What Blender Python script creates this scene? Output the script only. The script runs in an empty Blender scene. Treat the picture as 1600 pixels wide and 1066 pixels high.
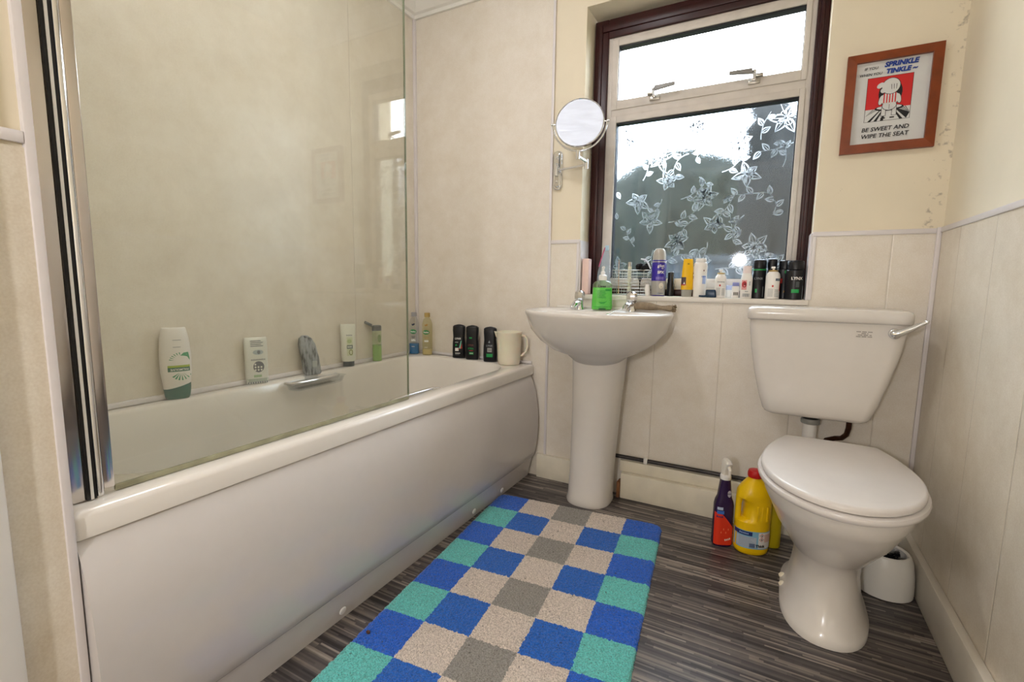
import bpy, bmesh, math, random
from mathutils import Vector, Matrix
random.seed(7)
C = bpy.context.scene
PI = math.pi
# ---------------------------------------------------------------- camera
cam_d = bpy.data.cameras.new('camera'); cam = bpy.data.objects.new('camera', cam_d)
C.collection.objects.link(cam); C.camera = cam
cam_d.sensor_width = 36; cam_d.sensor_fit = 'HORIZONTAL'; cam_d.lens = 745.083 * 36 / 1600; cam_d.clip_start = 0.02
yaw, pitch, roll = 0.492483, 0.121795, 0.014483
fw = Vector((-math.sin(yaw)*math.cos(pitch), math.cos(yaw)*math.cos(pitch), -math.sin(pitch)))
rt = Vector((math.cos(yaw), math.sin(yaw), 0)); up = rt.cross(fw)
r2 = rt*math.cos(roll) + up*math.sin(roll); u2 = -rt*math.sin(roll) + up*math.cos(roll)
M = Matrix((r2, u2, -fw)).transposed().to_4x4(); M.translation = Vector((1.655126, -2.004688, 0.918570))
cam.matrix_world = M
# ---------------------------------------------------------------- world, light, exposure
w = bpy.data.worlds.new('overcast_sky'); C.world = w; w.use_nodes = True
wn = w.node_tree.nodes; wl = w.node_tree.links
bg = wn['Background']; bg.inputs['Strength'].default_value = 9.0
tc = wn.new('ShaderNodeTexCoord'); sp = wn.new('ShaderNodeSeparateXYZ'); rp = wn.new('ShaderNodeValToRGB')
wl.new(tc.outputs['Generated'], sp.inputs[0]); wl.new(sp.outputs['Z'], rp.inputs[0]); wl.new(rp.outputs[0], bg.inputs[0])
rp.color_ramp.elements[0].position = 0.0; rp.color_ramp.elements[0].color = (.86, .92, 1, 1)
rp.color_ramp.elements[1].position = 0.6; rp.color_ramp.elements[1].color = (.93, .96, 1, 1)
C.view_settings.view_transform = 'Standard'; C.view_settings.look = 'None'
C.view_settings.gamma = 1; C.view_settings.use_curve_mapping = False
C.view_settings.exposure = 1.0
LAMP = 17.0          # radiance of the ceiling lamp's glass bowl

# added fill lamp behind the camera, brightens the wall under the basin
hl = bpy.data.lights.new('added_fill_lamp', 'POINT'); hl.energy = 22; hl.shadow_soft_size = .06; hl.color = (1, .985, 1.02)
hlo = bpy.data.objects.new('added_fill_lamp', hl); C.collection.objects.link(hlo); hlo.location = (1.36, -3.15, 1.18)

# ---------------------------------------------------------------- materials
def _mat(name):
    m = bpy.data.materials.new(name); m.use_nodes = True
    return m, m.node_tree.nodes, m.node_tree.links, m.node_tree.nodes['Principled BSDF']
def srgb(h):
    if isinstance(h, str):
        h = h.lstrip('#'); v = [int(h[i:i+2], 16)/255 for i in (0, 2, 4)]
    else: v = [c/255 for c in h]
    return tuple((c/12.92 if c <= .04045 else ((c+.055)/1.055)**2.4) for c in v) + (1,)
MC = {}
def plain(name, col, rough=.5, metal=0, spec=.5, coat=0, trans=0, noise=0, nscale=30, bump=0, bscale=200, alpha=1, ior=1.45, emit=0):
    if name in MC: return MC[name]
    m, n, l, b = _mat(name); c = srgb(col)
    b.inputs['Base Color'].default_value = c; b.inputs['Roughness'].default_value = rough
    b.inputs['Metallic'].default_value = metal; b.inputs['Specular IOR Level'].default_value = spec
    b.inputs['Coat Weight'].default_value = coat; b.inputs['Transmission Weight'].default_value = trans
    b.inputs['IOR'].default_value = ior; b.inputs['Alpha'].default_value = alpha
    t = n.new('ShaderNodeTexCoord')
    nz = n.new('ShaderNodeTexNoise'); nz.inputs['Scale'].default_value = nscale; nz.inputs['Detail'].default_value = 5
    l.new(t.outputs['Object'], nz.inputs['Vector'])
    mx = n.new('ShaderNodeMix'); mx.data_type = 'RGBA'; mx.blend_type = 'MULTIPLY'
    mx.inputs['A'].default_value = c
    rr = n.new('ShaderNodeValToRGB'); k = 1 - max(noise, .02)
    rr.color_ramp.elements[0].color = (k, k, k, 1); rr.color_ramp.elements[0].position = .3; rr.color_ramp.elements[1].position = .7
    l.new(nz.outputs['Fac'], rr.inputs[0]); l.new(rr.outputs[0], mx.inputs['B']); mx.inputs['Factor'].default_value = 1
    l.new(mx.outputs['Result'], b.inputs['Base Color'])
    if bump:
        bn = n.new('ShaderNodeTexNoise'); bn.inputs['Scale'].default_value = bscale; l.new(t.outputs['Object'], bn.inputs['Vector'])
        bp = n.new('ShaderNodeBump'); bp.inputs['Strength'].default_value = bump; bp.inputs['Distance'].default_value = .002
        l.new(bn.outputs['Fac'], bp.inputs['Height']); l.new(bp.outputs[0], b.inputs['Normal'])
    MC[name] = m; return m
def math_(n, l, op, a, b=None):
    x = n.new('ShaderNodeMath'); x.operation = op
    for i, v in enumerate((a, b)):
        if v is None: continue
        if isinstance(v, (int, float)): x.inputs[i].default_value = v
        else: l.new(v, x.inputs[i])
    return x.outputs[0]
def panelling(name, col, col2, axis, width, offset=0, rough=.28):
    """glossy mottled PVC wall board with fine vertical joints"""
    m, n, l, b = _mat(name)
    t = n.new('ShaderNodeTexCoord'); s = n.new('ShaderNodeSeparateXYZ'); l.new(t.outputs['Object'], s.inputs[0])
    a = n.new('ShaderNodeTexNoise'); a.inputs['Scale'].default_value = 9; a.inputs['Detail'].default_value = 12; a.inputs['Roughness'].default_value = .75
    l.new(t.outputs['Object'], a.inputs['Vector'])
    f = n.new('ShaderNodeTexNoise'); f.inputs['Scale'].default_value = 260; f.inputs['Detail'].default_value = 3
    l.new(t.outputs['Object'], f.inputs['Vector'])
    mixf = math_(n, l, 'ADD', math_(n, l, 'MULTIPLY', a.outputs['Fac'], .65), math_(n, l, 'MULTIPLY', f.outputs['Fac'], .35))
    r = n.new('ShaderNodeValToRGB'); r.color_ramp.elements[0].position = .38; r.color_ramp.elements[1].position = .62
    r.color_ramp.elements[0].color = srgb(col2); r.color_ramp.elements[1].color = srgb(col); l.new(mixf, r.inputs[0])
    u = math_(n, l, 'DIVIDE', math_(n, l, 'ADD', s.outputs[axis], offset), width)
    fr = math_(n, l, 'ABSOLUTE', math_(n, l, 'SUBTRACT', math_(n, l, 'FRACT', u), .5))
    j = math_(n, l, 'LESS_THAN', fr, .0011/width)
    mx = n.new('ShaderNodeMix'); mx.data_type = 'RGBA'; l.new(math_(n, l, 'MULTIPLY', j, .32), mx.inputs['Factor'])
    l.new(r.outputs[0], mx.inputs['A']); mx.inputs['B'].default_value = srgb('#8f7f62')
    l.new(mx.outputs['Result'], b.inputs['Base Color']); b.inputs['Roughness'].default_value = rough
    b.inputs['Specular IOR Level'].default_value = .4
    bp = n.new('ShaderNodeBump'); bp.inputs['Strength'].default_value = .5; bp.inputs['Distance'].default_value = .002
    sm = n.new('ShaderNodeMapRange'); sm.inputs['From Min'].default_value = 0; sm.inputs['From Max'].default_value = .004/width
    l.new(fr, sm.inputs['Value']); l.new(sm.outputs[0], bp.inputs['Height']); l.new(bp.outputs[0], b.inputs['Normal'])
    return m
M_PAN_L = panelling('bath_panelling', '#ece5d7', '#dfd5c3', 'Y', 1.0, .93)
M_PAN_F = panelling('far_panelling', '#eee7dc', '#e2d8c8', 'X', .25, .127)
M_PAN_FB = panelling('far_bath_panelling', '#eee7dc', '#e2d8c8', 'X', 5.0, 1.0)
M_PAN_R = panelling('right_panelling', '#e9e0d0', '#d9cdb9', 'Y', .25, .06)
M_PAINT = plain('cream_paint', '#eee3cb', .75, noise=.05, nscale=6, bump=.15, bscale=60)
def stained(base):
    m = base.copy(); m.name = 'cream_paint_mould_specks'; n, l = m.node_tree.nodes, m.node_tree.links; b = n['Principled BSDF']
    src = b.inputs['Base Color'].links[0].from_socket
    t = n.new('ShaderNodeTexCoord'); s_ = n.new('ShaderNodeSeparateXYZ'); l.new(t.outputs['Object'], s_.inputs[0])
    a = n.new('ShaderNodeTexNoise'); a.inputs['Scale'].default_value = 75; a.inputs['Detail'].default_value = 3; l.new(t.outputs['Object'], a.inputs['Vector'])
    c = n.new('ShaderNodeTexNoise'); c.inputs['Scale'].default_value = 9; l.new(t.outputs['Object'], c.inputs['Vector'])
    g = n.new('ShaderNodeMapRange'); g.inputs['From Min'].default_value = 2.02; g.inputs['From Max'].default_value = 2.13; l.new(s_.outputs['X'], g.inputs['Value'])
    v = math_(n, l, 'ADD', math_(n, l, 'ADD', math_(n, l, 'MULTIPLY', a.outputs['Fac'], .7), math_(n, l, 'MULTIPLY', c.outputs['Fac'], .3)), math_(n, l, 'MULTIPLY', g.outputs[0], .16))
    r = n.new('ShaderNodeMapRange'); r.inputs['From Min'].default_value = .69; r.inputs['From Max'].default_value = .80; l.new(v, r.inputs['Value'])
    mx = n.new('ShaderNodeMix'); mx.data_type = 'RGBA'; l.new(math_(n, l, 'MULTIPLY', r.outputs[0], .45), mx.inputs['Factor']); l.new(src, mx.inputs['A']); mx.inputs['B'].default_value = srgb('#5e4f3c')
    l.new(mx.outputs['Result'], b.inputs['Base Color']); return m
M_PAINT_STAIN = stained(M_PAINT)
M_CEIL = plain('ceiling_white', '#f2f0ea', .8)
M_TRIM = plain('pale_plastic_trim', '#e4dedd', .35)
M_SKIRT = plain('cream_gloss_skirting', '#efe7d3', .4, noise=.12, nscale=14)
M_SKIRTW = plain('white_gloss_skirting', '#eae3d6', .4, noise=.08, nscale=10)
M_WHITE = plain('white_gloss', '#ece9e4', .3)
M_CERAM = plain('white_ceramic', '#e2dcd4', .2, coat=.15)
M_SEAT = plain('white_seat_plastic', '#e2dcd7', .25)
M_ACRYL = plain('white_acrylic', '#eae4db', .13, coat=.3)
M_APRON = plain('bath_panel_acrylic', '#d3cdc8', .1, coat=.3)
M_CHROME = plain('chrome', '#e4e6ea', .08, metal=1)
M_CHROME_D = plain('dull_chrome', '#b9b6ae', .3, metal=1, noise=.25, nscale=60)
M_STEEL = plain('polished_aluminium', '#d2ccc8', .16, metal=1)
M_BLACK = plain('black_rubber', '#0c0c0e', .5)
M_MAHOG = plain('dark_red_brown_paint', '#35090a', .38, noise=.35, nscale=25)
M_ALU = plain('aged_white_aluminium', '#dcd4cb', .5, noise=.12, nscale=18)
M_GASK = plain('black_gasket', '#121219', .5)
M_LEDGE = plain('white_sill', '#e9e2d8', .35)

def floor_mat():
    m, n, l, b = _mat('striped_vinyl')
    t = n.new('ShaderNodeTexCoord'); s = n.new('ShaderNodeSeparateXYZ'); l.new(t.outputs['Object'], s.inputs[0])
    def layer(pitch, length, seed):
        row = math_(n, l, 'FLOOR', math_(n, l, 'DIVIDE', s.outputs['Y'], pitch))
        wnz = n.new('ShaderNodeTexWhiteNoise'); wnz.noise_dimensions = '1D'; l.new(math_(n, l, 'ADD', row, seed), wnz.inputs['W'])
        xx = math_(n, l, 'ADD', math_(n, l, 'DIVIDE', s.outputs['X'], length), math_(n, l, 'MULTIPLY', wnz.outputs['Value'], 17))
        cell = math_(n, l, 'FLOOR', xx)
        cb = n.new('ShaderNodeCombineXYZ'); l.new(row, cb.inputs[0]); l.new(cell, cb.inputs[1]); cb.inputs[2].default_value = seed
        w2 = n.new('ShaderNodeTexWhiteNoise'); w2.noise_dimensions = '3D'; l.new(cb.outputs[0], w2.inputs['Vector'])
        return w2.outputs['Value']
    v = math_(n, l, 'ADD', math_(n, l, 'MULTIPLY', layer(.0052, .16, 3), .6), math_(n, l, 'MULTIPLY', layer(.0135, .33, 11), .4))
    nz = n.new('ShaderNodeTexNoise'); nz.inputs['Scale'].default_value = 40; nz.inputs['Detail'].default_value = 6; l.new(t.outputs['Object'], nz.inputs['Vector'])
    v = math_(n, l, 'ADD', math_(n, l, 'MULTIPLY', v, .9), math_(n, l, 'MULTIPLY', nz.outputs['Fac'], .12))
    r = n.new('ShaderNodeValToRGB'); e = r.color_ramp.elements
    e[0].position = .12; e[0].color = srgb('#2b2728'); e[1].position = .95; e[1].color = srgb('#a49a90')
    x = e.new(.4); x.color = srgb('#494343'); x = e.new(.6); x.color = srgb('#625a57'); x = e.new(.75); x.color = srgb('#837970')
    l.new(v, r.inputs[0]); l.new(r.outputs[0], b.inputs['Base Color']); b.inputs['Roughness'].default_value = .38
    bp = n.new('ShaderNodeBump'); bp.inputs['Strength'].default_value = .15; bp.inputs['Distance'].default_value = .001
    l.new(v, bp.inputs['Height']); l.new(bp.outputs[0], b.inputs['Normal'])
    return m
M_FLOOR = floor_mat()

def glass_thin(name, tint, film=.0, filmcol=(.8, .8, .75, 1), rough=0.0, refl=1.0):
    m, n, l, b = _mat(name); n.remove(b); out = n['Material Output']
    tr = n.new('ShaderNodeBsdfTransparent'); tr.inputs[0].default_value = tint
    gl = n.new('ShaderNodeBsdfGlossy'); gl.inputs['Roughness'].default_value = rough; gl.inputs['Color'].default_value = (refl, refl, refl, 1)
    lw = n.new('ShaderNodeLayerWeight'); lw.inputs['Blend'].default_value = .5        # Schlick: .04 + .96 * facing^5
    frv = math_(n, l, 'ADD', math_(n, l, 'MULTIPLY', math_(n, l, 'POWER', lw.outputs['Facing'], 5), .96), .04)
    m1 = n.new('ShaderNodeMixShader'); l.new(frv, m1.inputs[0]); l.new(tr.outputs[0], m1.inputs[1]); l.new(gl.outputs[0], m1.inputs[2])
    if film:
        df = n.new('ShaderNodeBsdfDiffuse'); df.inputs[0].default_value = filmcol
        t = n.new('ShaderNodeTexCoord'); nz = n.new('ShaderNodeTexNoise'); nz.inputs['Scale'].default_value = 5; nz.inputs['Detail'].default_value = 6
        l.new(t.outputs['Object'], nz.inputs['Vector'])
        f = math_(n, l, 'MULTIPLY', nz.outputs['Fac'], film*2)
        m2 = n.new('ShaderNodeMixShader'); l.new(f, m2.inputs[0]); l.new(m1.outputs[0], m2.inputs[1]); l.new(df.outputs[0], m2.inputs[2])
        l.new(m2.outputs[0], out.inputs[0])
    else: l.new(m1.outputs[0], out.inputs[0])
    return m
M_SCREEN = glass_thin('shower_glass', (.955, .96, .93, 1), film=.05, filmcol=srgb('#cbc9bd'))
M_SCREEN_EDGE = plain('green_glass_edge', '#7f8a70', .25, noise=.2)
M_PANE = glass_thin('window_glass', (.97, .98, .98, 1))
M_CLEAR = glass_thin('clear_plastic', (.93, .94, .94, 1), film=.035, filmcol=(.8, .82, .84, 1))
M_CLEARY = glass_thin('clear_yellow_plastic', (.9, .88, .74, 1), film=.12, filmcol=srgb('#d8cfa8'))
M_CLEARG = glass_thin('clear_green_plastic', (.86, .93, .8, 1), film=.12, filmcol=srgb('#c9d8b0'))
def frosted(name, tl, rough, tint):
    m, n, l, b = _mat(name); n.remove(b); out = n['Material Output']
    rf = n.new('ShaderNodeBsdfRefraction'); rf.inputs['Roughness'].default_value = rough; rf.inputs['IOR'].default_value = 1.12; rf.inputs['Color'].default_value = tint
    t = n.new('ShaderNodeTexCoord'); nz = n.new('ShaderNodeTexNoise'); nz.inputs['Scale'].default_value = 55; nz.inputs['Detail'].default_value = 4
    l.new(t.outputs['Object'], nz.inputs['Vector']); bp = n.new('ShaderNodeBump'); bp.inputs['Strength'].default_value = .35; bp.inputs['Distance'].default_value = .004
    l.new(nz.outputs['Fac'], bp.inputs['Height']); l.new(bp.outputs[0], rf.inputs['Normal'])
    tn = n.new('ShaderNodeBsdfTranslucent'); tn.inputs[0].default_value = (.9, .95, 1, 1)
    m1 = n.new('ShaderNodeMixShader'); m1.inputs[0].default_value = tl; l.new(rf.outputs[0], m1.inputs[1]); l.new(tn.outputs[0], m1.inputs[2])
    gl = n.new('ShaderNodeBsdfGlossy'); gl.inputs['Roughness'].default_value = .03; lw = n.new('ShaderNodeLayerWeight'); lw.inputs['Blend'].default_value = .5
    frv = math_(n, l, 'ADD', math_(n, l, 'MULTIPLY', math_(n, l, 'POWER', lw.outputs['Facing'], 5), .96), .04)
    m2 = n.new('ShaderNodeMixShader'); l.new(frv, m2.inputs[0]); l.new(m1.outputs[0], m2.inputs[1]); l.new(gl.outputs[0], m2.inputs[2])
    l.new(m2.outputs[0], out.inputs[0]); return m
M_FROST = frosted('obscured_glass', .001, .22, (.74, .79, .83, 1))
M_ETCH = frosted('etched_leaf_glass', .11, .6, (1, 1, 1, 1))

def mat_rug(o=(0.695, -0.28), d=(.098, -.9952), cell=.1347):
    """checked pile: columns across, rows towards the door, in the rug's own object space"""
    m, n, l, b = _mat('checked_pile')
    t = n.new('ShaderNodeTexCoord')
    nz = n.new('ShaderNodeTexNoise'); nz.inputs['Scale'].default_value = 120; nz.inputs['Detail'].default_value = 2; l.new(t.outputs['Object'], nz.inputs['Vector'])
    sv = n.new('ShaderNodeVectorMath'); sv.operation = 'SUBTRACT'; l.new(nz.outputs['Color'], sv.inputs[0]); sv.inputs[1].default_value = (.5, .5, .5)
    sc = n.new('ShaderNodeVectorMath'); sc.operation = 'SCALE'; l.new(sv.outputs[0], sc.inputs[0]); sc.inputs['Scale'].default_value = .012
    ad = n.new('ShaderNodeVectorMath'); ad.operation = 'ADD'; l.new(t.outputs['Object'], ad.inputs[0]); l.new(sc.outputs[0], ad.inputs[1])
    s = n.new('ShaderNodeSeparateXYZ'); l.new(ad.outputs[0], s.inputs[0])
    ci = math_(n, l, 'FLOOR', math_(n, l, 'DIVIDE', s.outputs['X'], cell)); ri = math_(n, l, 'FLOOR', math_(n, l, 'DIVIDE', s.outputs['Y'], -cell))
    dist = math_(n, l, 'ABSOLUTE', math_(n, l, 'SUBTRACT', ci, 2))          # 0 centre, 1, 2 edge
    par = math_(n, l, 'MODULO', math_(n, l, 'ABSOLUTE', ri), 2)
    def mixc(f, a, bb):
        x = n.new('ShaderNodeMix'); x.data_type = 'RGBA'; l.new(f, x.inputs['Factor'])
        for k, v in (('A', a), ('B', bb)):
            if isinstance(v, tuple): x.inputs[k].default_value = v
            else: l.new(v, x.inputs[k])
        return x.outputs['Result']
    BL, TE, BE, GR = srgb('#286bda'), srgb('#72d6cf'), srgb('#e6d8cb'), srgb('#a09c95')
    BL2 = srgb('#296fd0')
    edge = mixc(par, BL, TE); mid = mixc(par, BE, BL2); cen = mixc(par, GR, BE)
    c1 = mixc(math_(n, l, 'GREATER_THAN', dist, .5), cen, mid); c2 = mixc(math_(n, l, 'GREATER_THAN', dist, 1.5), c1, edge)
    n2 = n.new('ShaderNodeTexNoise'); n2.inputs['Scale'].default_value = 300; n2.inputs['Detail'].default_value = 4; l.new(t.outputs['Object'], n2.inputs['Vector'])
    rr = n.new('ShaderNodeValToRGB'); rr.color_ramp.elements[0].position = .34; rr.color_ramp.elements[1].position = .6; rr.color_ramp.elements[0].color = (.42, .40, .38, 1)
    l.new(n2.outputs['Fac'], rr.inputs[0])
    mx = n.new('ShaderNodeMix'); mx.data_type = 'RGBA'; mx.blend_type = 'MULTIPLY'; mx.inputs['Factor'].default_value = .8; l.new(c2, mx.inputs['A']); l.new(rr.outputs[0], mx.inputs['B'])
    # flecks of lint
    n3 = n.new('ShaderNodeTexVoronoi'); n3.inputs['Scale'].default_value = 34; l.new(ad.outputs[0], n3.inputs['Vector'])
    fl = math_(n, l, 'LESS_THAN', n3.outputs['Distance'], .085)
    c3 = mixc(math_(n, l, 'MULTIPLY', fl, .7), mx.outputs['Result'], srgb('#3c3630'))
    l.new(c3, b.inputs['Base Color']); b.inputs['Roughness'].default_value = .95; b.inputs['Specular IOR Level'].default_value = .1
    b.inputs['Sheen Weight'].default_value = .3
    bp = n.new('ShaderNodeBump'); bp.inputs['Strength'].default_value = .8; bp.inputs['Distance'].default_value = .003; l.new(n2.outputs['Fac'], bp.inputs['Height']); l.new(bp.outputs[0], b.inputs['Normal'])
    return m

# ---------------------------------------------------------------- mesh helpers
class MB:
    def __init__(s): s.bm = bmesh.new(); s.mats = []
    def mi(s, m):
        if m is None: return 0
        if m not in s.mats: s.mats.append(m)
        return s.mats.index(m)
    def box(s, x0, x1, y0, y1, z0, z1, m=None, bev=0, seg=2):
        vs = [s.bm.verts.new(p) for p in ((x0,y0,z0),(x1,y0,z0),(x1,y1,z0),(x0,y1,z0),(x0,y0,z1),(x1,y0,z1),(x1,y1,z1),(x0,y1,z1))]
        fs = [s.bm.faces.new([vs[i] for i in q]) for q in ((3,2,1,0),(4,5,6,7),(0,1,5,4),(1,2,6,5),(2,3,7,6),(3,0,4,7))]
        k = s.mi(m)
        for f in fs: f.material_index = k
        if bev:
            es = list({e for f in fs for e in f.edges})
            r = bmesh.ops.bevel(s.bm, geom=es, offset=bev, segments=seg, profile=.5, affect='EDGES')
            for f in r['faces']: f.material_index = k
        return s
    def loft(s, rings, m=None, cap0=True, cap1=True, close=True):
        k = s.mi(m); vr = [[s.bm.verts.new(p) for p in r] for r in rings]; n = len(rings[0])
        for a, b in zip(vr[:-1], vr[1:]):
            for i in range(n if close else n-1):
                j = (i+1) % n
                try: f = s.bm.faces.new((a[i], a[j], b[j], b[i])); f.material_index = k
                except ValueError: pass
        if cap0: f = s.bm.faces.new(vr[0][::-1]); f.material_index = k
        if cap1: f = s.bm.faces.new(vr[-1]); f.material_index = k
        return s
    def lathe(s, prof, c=(0,0,0), m=None, n=28, cap0=True, cap1=True):
        return s.loft([[(c[0]+r*math.cos(2*PI*i/n), c[1]+r*math.sin(2*PI*i/n), c[2]+z) for i in range(n)] for r, z in prof], m, cap0, cap1)
    def tube(s, pts, r, m=None, n=10, caps=True):
        pts = [Vector(p) for p in pts]; rings = []; rad = r if isinstance(r, (list, tuple)) else [r]*len(pts)
        prev = None
        for i, p in enumerate(pts):
            t = (pts[min(i+1, len(pts)-1)] - pts[max(i-1, 0)]).normalized()
            a = prev if prev is not None else (Vector((0,0,1)) if abs(t.z) < .9 else Vector((1,0,0)))
            u = (a - t*a.dot(t)).normalized(); v = t.cross(u); prev = u
            rings.append([p + (u*math.cos(2*PI*k/n) + v*math.sin(2*PI*k/n))*rad[i] for k in range(n)])
        return s.loft(rings, m, caps, caps)
    def disc(s, c, axis, r, h, m=None, n=24, bev=0):
        a = Vector(axis).normalized(); c = Vector(c)
        pr = [(r, 0), (r, h)] if not bev else [(r-bev, 0), (r, bev), (r, h-bev), (r-bev*.4, h-bev*.3), (r-bev, h)]
        u = a.orthogonal().normalized(); v = a.cross(u)
        return s.loft([[c + a*z + (u*math.cos(2*PI*i/n) + v*math.sin(2*PI*i/n))*q for i in range(n)] for q, z in pr], m)
    def ball(s, c, r, m=None, n=16, sc=(1,1,1)):
        pr = [(max(r*math.sin(PI*i/n), 1e-5), -r*math.cos(PI*i/n)) for i in range(n+1)]
        return s.loft([[(c[0]+q*math.cos(2*PI*k/20)*sc[0], c[1]+q*math.sin(2*PI*k/20)*sc[1], c[2]+z*sc[2]) for k in range(20)] for q, z in pr], m)
    def prism(s, poly, d0, d1, m=None, axis='y'):
        def P(a, b, d): return {'y': (a, d, b), 'x': (d, a, b), 'z': (a, b, d)}[axis]
        return s.loft([[P(a, b, d0) for a, b in poly], [P(a, b, d1) for a, b in poly]], m)
    def grid(s, f, nu, nv, m=None):
        k = s.mi(m); v = [[s.bm.verts.new(f(i/nu, j/nv)) for j in range(nv+1)] for i in range(nu+1)]
        for i in range(nu):
            for j in range(nv):
                q = s.bm.faces.new((v[i][j], v[i+1][j], v[i+1][j+1], v[i][j+1])); q.material_index = k
        return s
    def raw(s, verts, faces, m=None):
        k = s.mi(m); v = [s.bm.verts.new(p) for p in verts]
        for f in faces:
            try: q = s.bm.faces.new([v[i] for i in f]); q.material_index = k
            except ValueError: pass
        return s
    def build(s, name, m=None, parent=None, ang=35, loc=None, rotz=0, recalc=True, sub=0):
        if m is not None and not s.mats: s.mats = [m]
        if recalc: bmesh.ops.recalc_face_normals(s.bm, faces=s.bm.faces)
        me = bpy.data.meshes.new(name); s.bm.to_mesh(me); s.bm.free()
        for x in (s.mats or [m]):
            if x: me.materials.append(x)
        me.shade_smooth(); me.set_sharp_from_angle(angle=math.radians(ang))
        o = bpy.data.objects.new(name, me); C.collection.objects.link(o)
        if parent: o.parent = parent
        if loc: o.location = loc
        if rotz: o.rotation_euler = (0, 0, rotz)
        if sub:
            md = o.modifiers.new('smooth', 'SUBSURF'); md.levels = md.render_levels = sub
        return o
def rrect(cx, cy, hx, hy, r, z, seg=8):
    r = min(r, hx, hy); pts = []
    for qx, qy, a0 in ((1,1,0), (-1,1,PI/2), (-1,-1,PI), (1,-1,1.5*PI)):
        for i in range(seg+1):
            a = a0 + PI/2*i/seg
            pts.append((cx + qx*(hx-r) + r*math.cos(a), cy + qy*(hy-r) + r*math.sin(a), z))
    return pts
def sell(cx, cy, a, b, z, n=2.5, N=36, bb=None, nb=None):
    """super-ellipse ring; bb, nb: radius and power of the +y half"""
    pts = []
    for i in range(N):
        t = 2*PI*i/N; c_, s_ = math.cos(t), math.sin(t)
        B, P = (b, n) if s_ < 0 or bb is None else (bb, nb or n)
        pts.append((cx + a*math.copysign(abs(c_)**(2/P), c_), cy + B*math.copysign(abs(s_)**(2/P), s_), z))
    return pts
def thing(name, label, cat, loc=(0,0,0), rotz=0, group=None):
    o = bpy.data.objects.new(name, None); C.collection.objects.link(o); o.empty_display_size = .05
    o.location = loc; o.rotation_euler = (0, 0, rotz); o['label'] = label; o['category'] = cat
    if group: o['group'] = group
    return o
def tag(o, label, cat, group=None, kind=None):
    o['label'] = label; o['category'] = cat
    if group: o['group'] = group
    if kind: o['kind'] = kind
    return o
def struct(o, label=None):
    o['kind'] = 'structure'
    if label: o['label'] = label
    return o
TXT = {}
def text_geo(s, size, bold=0, align='CENTER', shear=0, ch=1.0):
    cu = bpy.data.curves.new('t', 'FONT'); cu.body = s; cu.size = size; cu.align_x = align; cu.align_y = 'CENTER'
    cu.offset = bold; cu.shear = shear; cu.resolution_u = 2; cu.space_character = ch
    ob = bpy.data.objects.new('t', cu); C.collection.objects.link(ob)
    dg = bpy.context.evaluated_depsgraph_get(); me = ob.evaluated_get(dg).to_mesh()
    v = [(p.co.x, p.co.y) for p in me.vertices]; f = [list(p.vertices) for p in me.polygons]
    ob.evaluated_get(dg).to_mesh_clear(); bpy.data.objects.remove(ob); bpy.data.curves.remove(cu)
    return v, f
def ell(cx, cy, a, b, n=24, rot=0):
    return [(cx + a*math.cos(t)*math.cos(rot) - b*math.sin(t)*math.sin(rot), cy + a*math.cos(t)*math.sin(rot) + b*math.sin(t)*math.cos(rot)) for t in [2*PI*i/n for i in range(n)]]

class Bottle:
    """body with a super-elliptic section; prints follow its front (-y) face"""
    def __init__(s, prof, n=2.0, N=36): s.p = prof; s.n = n; s.N = N
    def rings(s): return [sell(0, 0, a, b, z, s.n, s.N) for z, a, b in s.p]
    def body(s, name, m, parent, ang=40):
        return MB().loft(s.rings()).build(name, m, parent, ang)
    def ab(s, z):
        q = s.p
        for (z0, a0, b0), (z1, a1, b1) in zip(q[:-1], q[1:]):
            if z0 <= z <= z1 and z1 > z0:
                t = (z-z0)/(z1-z0); return a0+(a1-a0)*t, b0+(b1-b0)*t
        return q[-1][1], q[-1][2]
    def at(s, u, z, e=.0006):
        a, b = s.ab(z); a += e; b += e; k = min(abs(u)/a, .995)
        return (max(-a, min(a, u)), -b*(1-k**s.n)**(1/s.n), z)
    def patch(s, mb, u0, u1, z0, z1, m, e=.0006, nu=10, nv=6): mb.grid(lambda i, j: s.at(u0+(u1-u0)*i, z0+(z1-z0)*j, e), nu, nv, m)
    def shape(s, mb, poly, m, e=.0009):
        mb.raw([s.at(x, z, e) for x, z in poly], [list(range(len(poly)))], m)
    def text(s, mb, t, u, z, size, m, e=.0011, flip=False, bold=0, rot=0, xs=1):
        k = -1 if flip else 1
        if t[0] == '_':                                   # print too small to read in the photograph: a row of letter-like strokes
            v, f = [], []
            for i in range(len(t)):
                x0 = (i-len(t)/2)*size*.55; h = size*(.30 if i % 3 else .38); q = len(v)
                v += [(x0, -size*.3), (x0+size*.36, -size*.3), (x0+size*.36, h), (x0, h)]; f.append([q, q+1, q+2, q+3])
        else: v, f = text_geo(t, size, bold)
        cr, sr = math.cos(rot), math.sin(rot)
        mb.raw([s.at(u + k*xs*(x*cr-y*sr), z + k*(x*sr+y*cr), e) for x, y in v], f, m)

# ================================================================= ROOM
ZC = 2.29
XR = 2.12
struct(MB().box(-.3, XR+.3, -4.3, .35, -.12, 0).build('floor', M_FLOOR), 'dark grey and brown striped vinyl floor')
struct(MB().box(-.3, XR+.3, -4.3, .35, ZC, ZC+.1).build('ceiling', M_CEIL), 'white ceiling')
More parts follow.
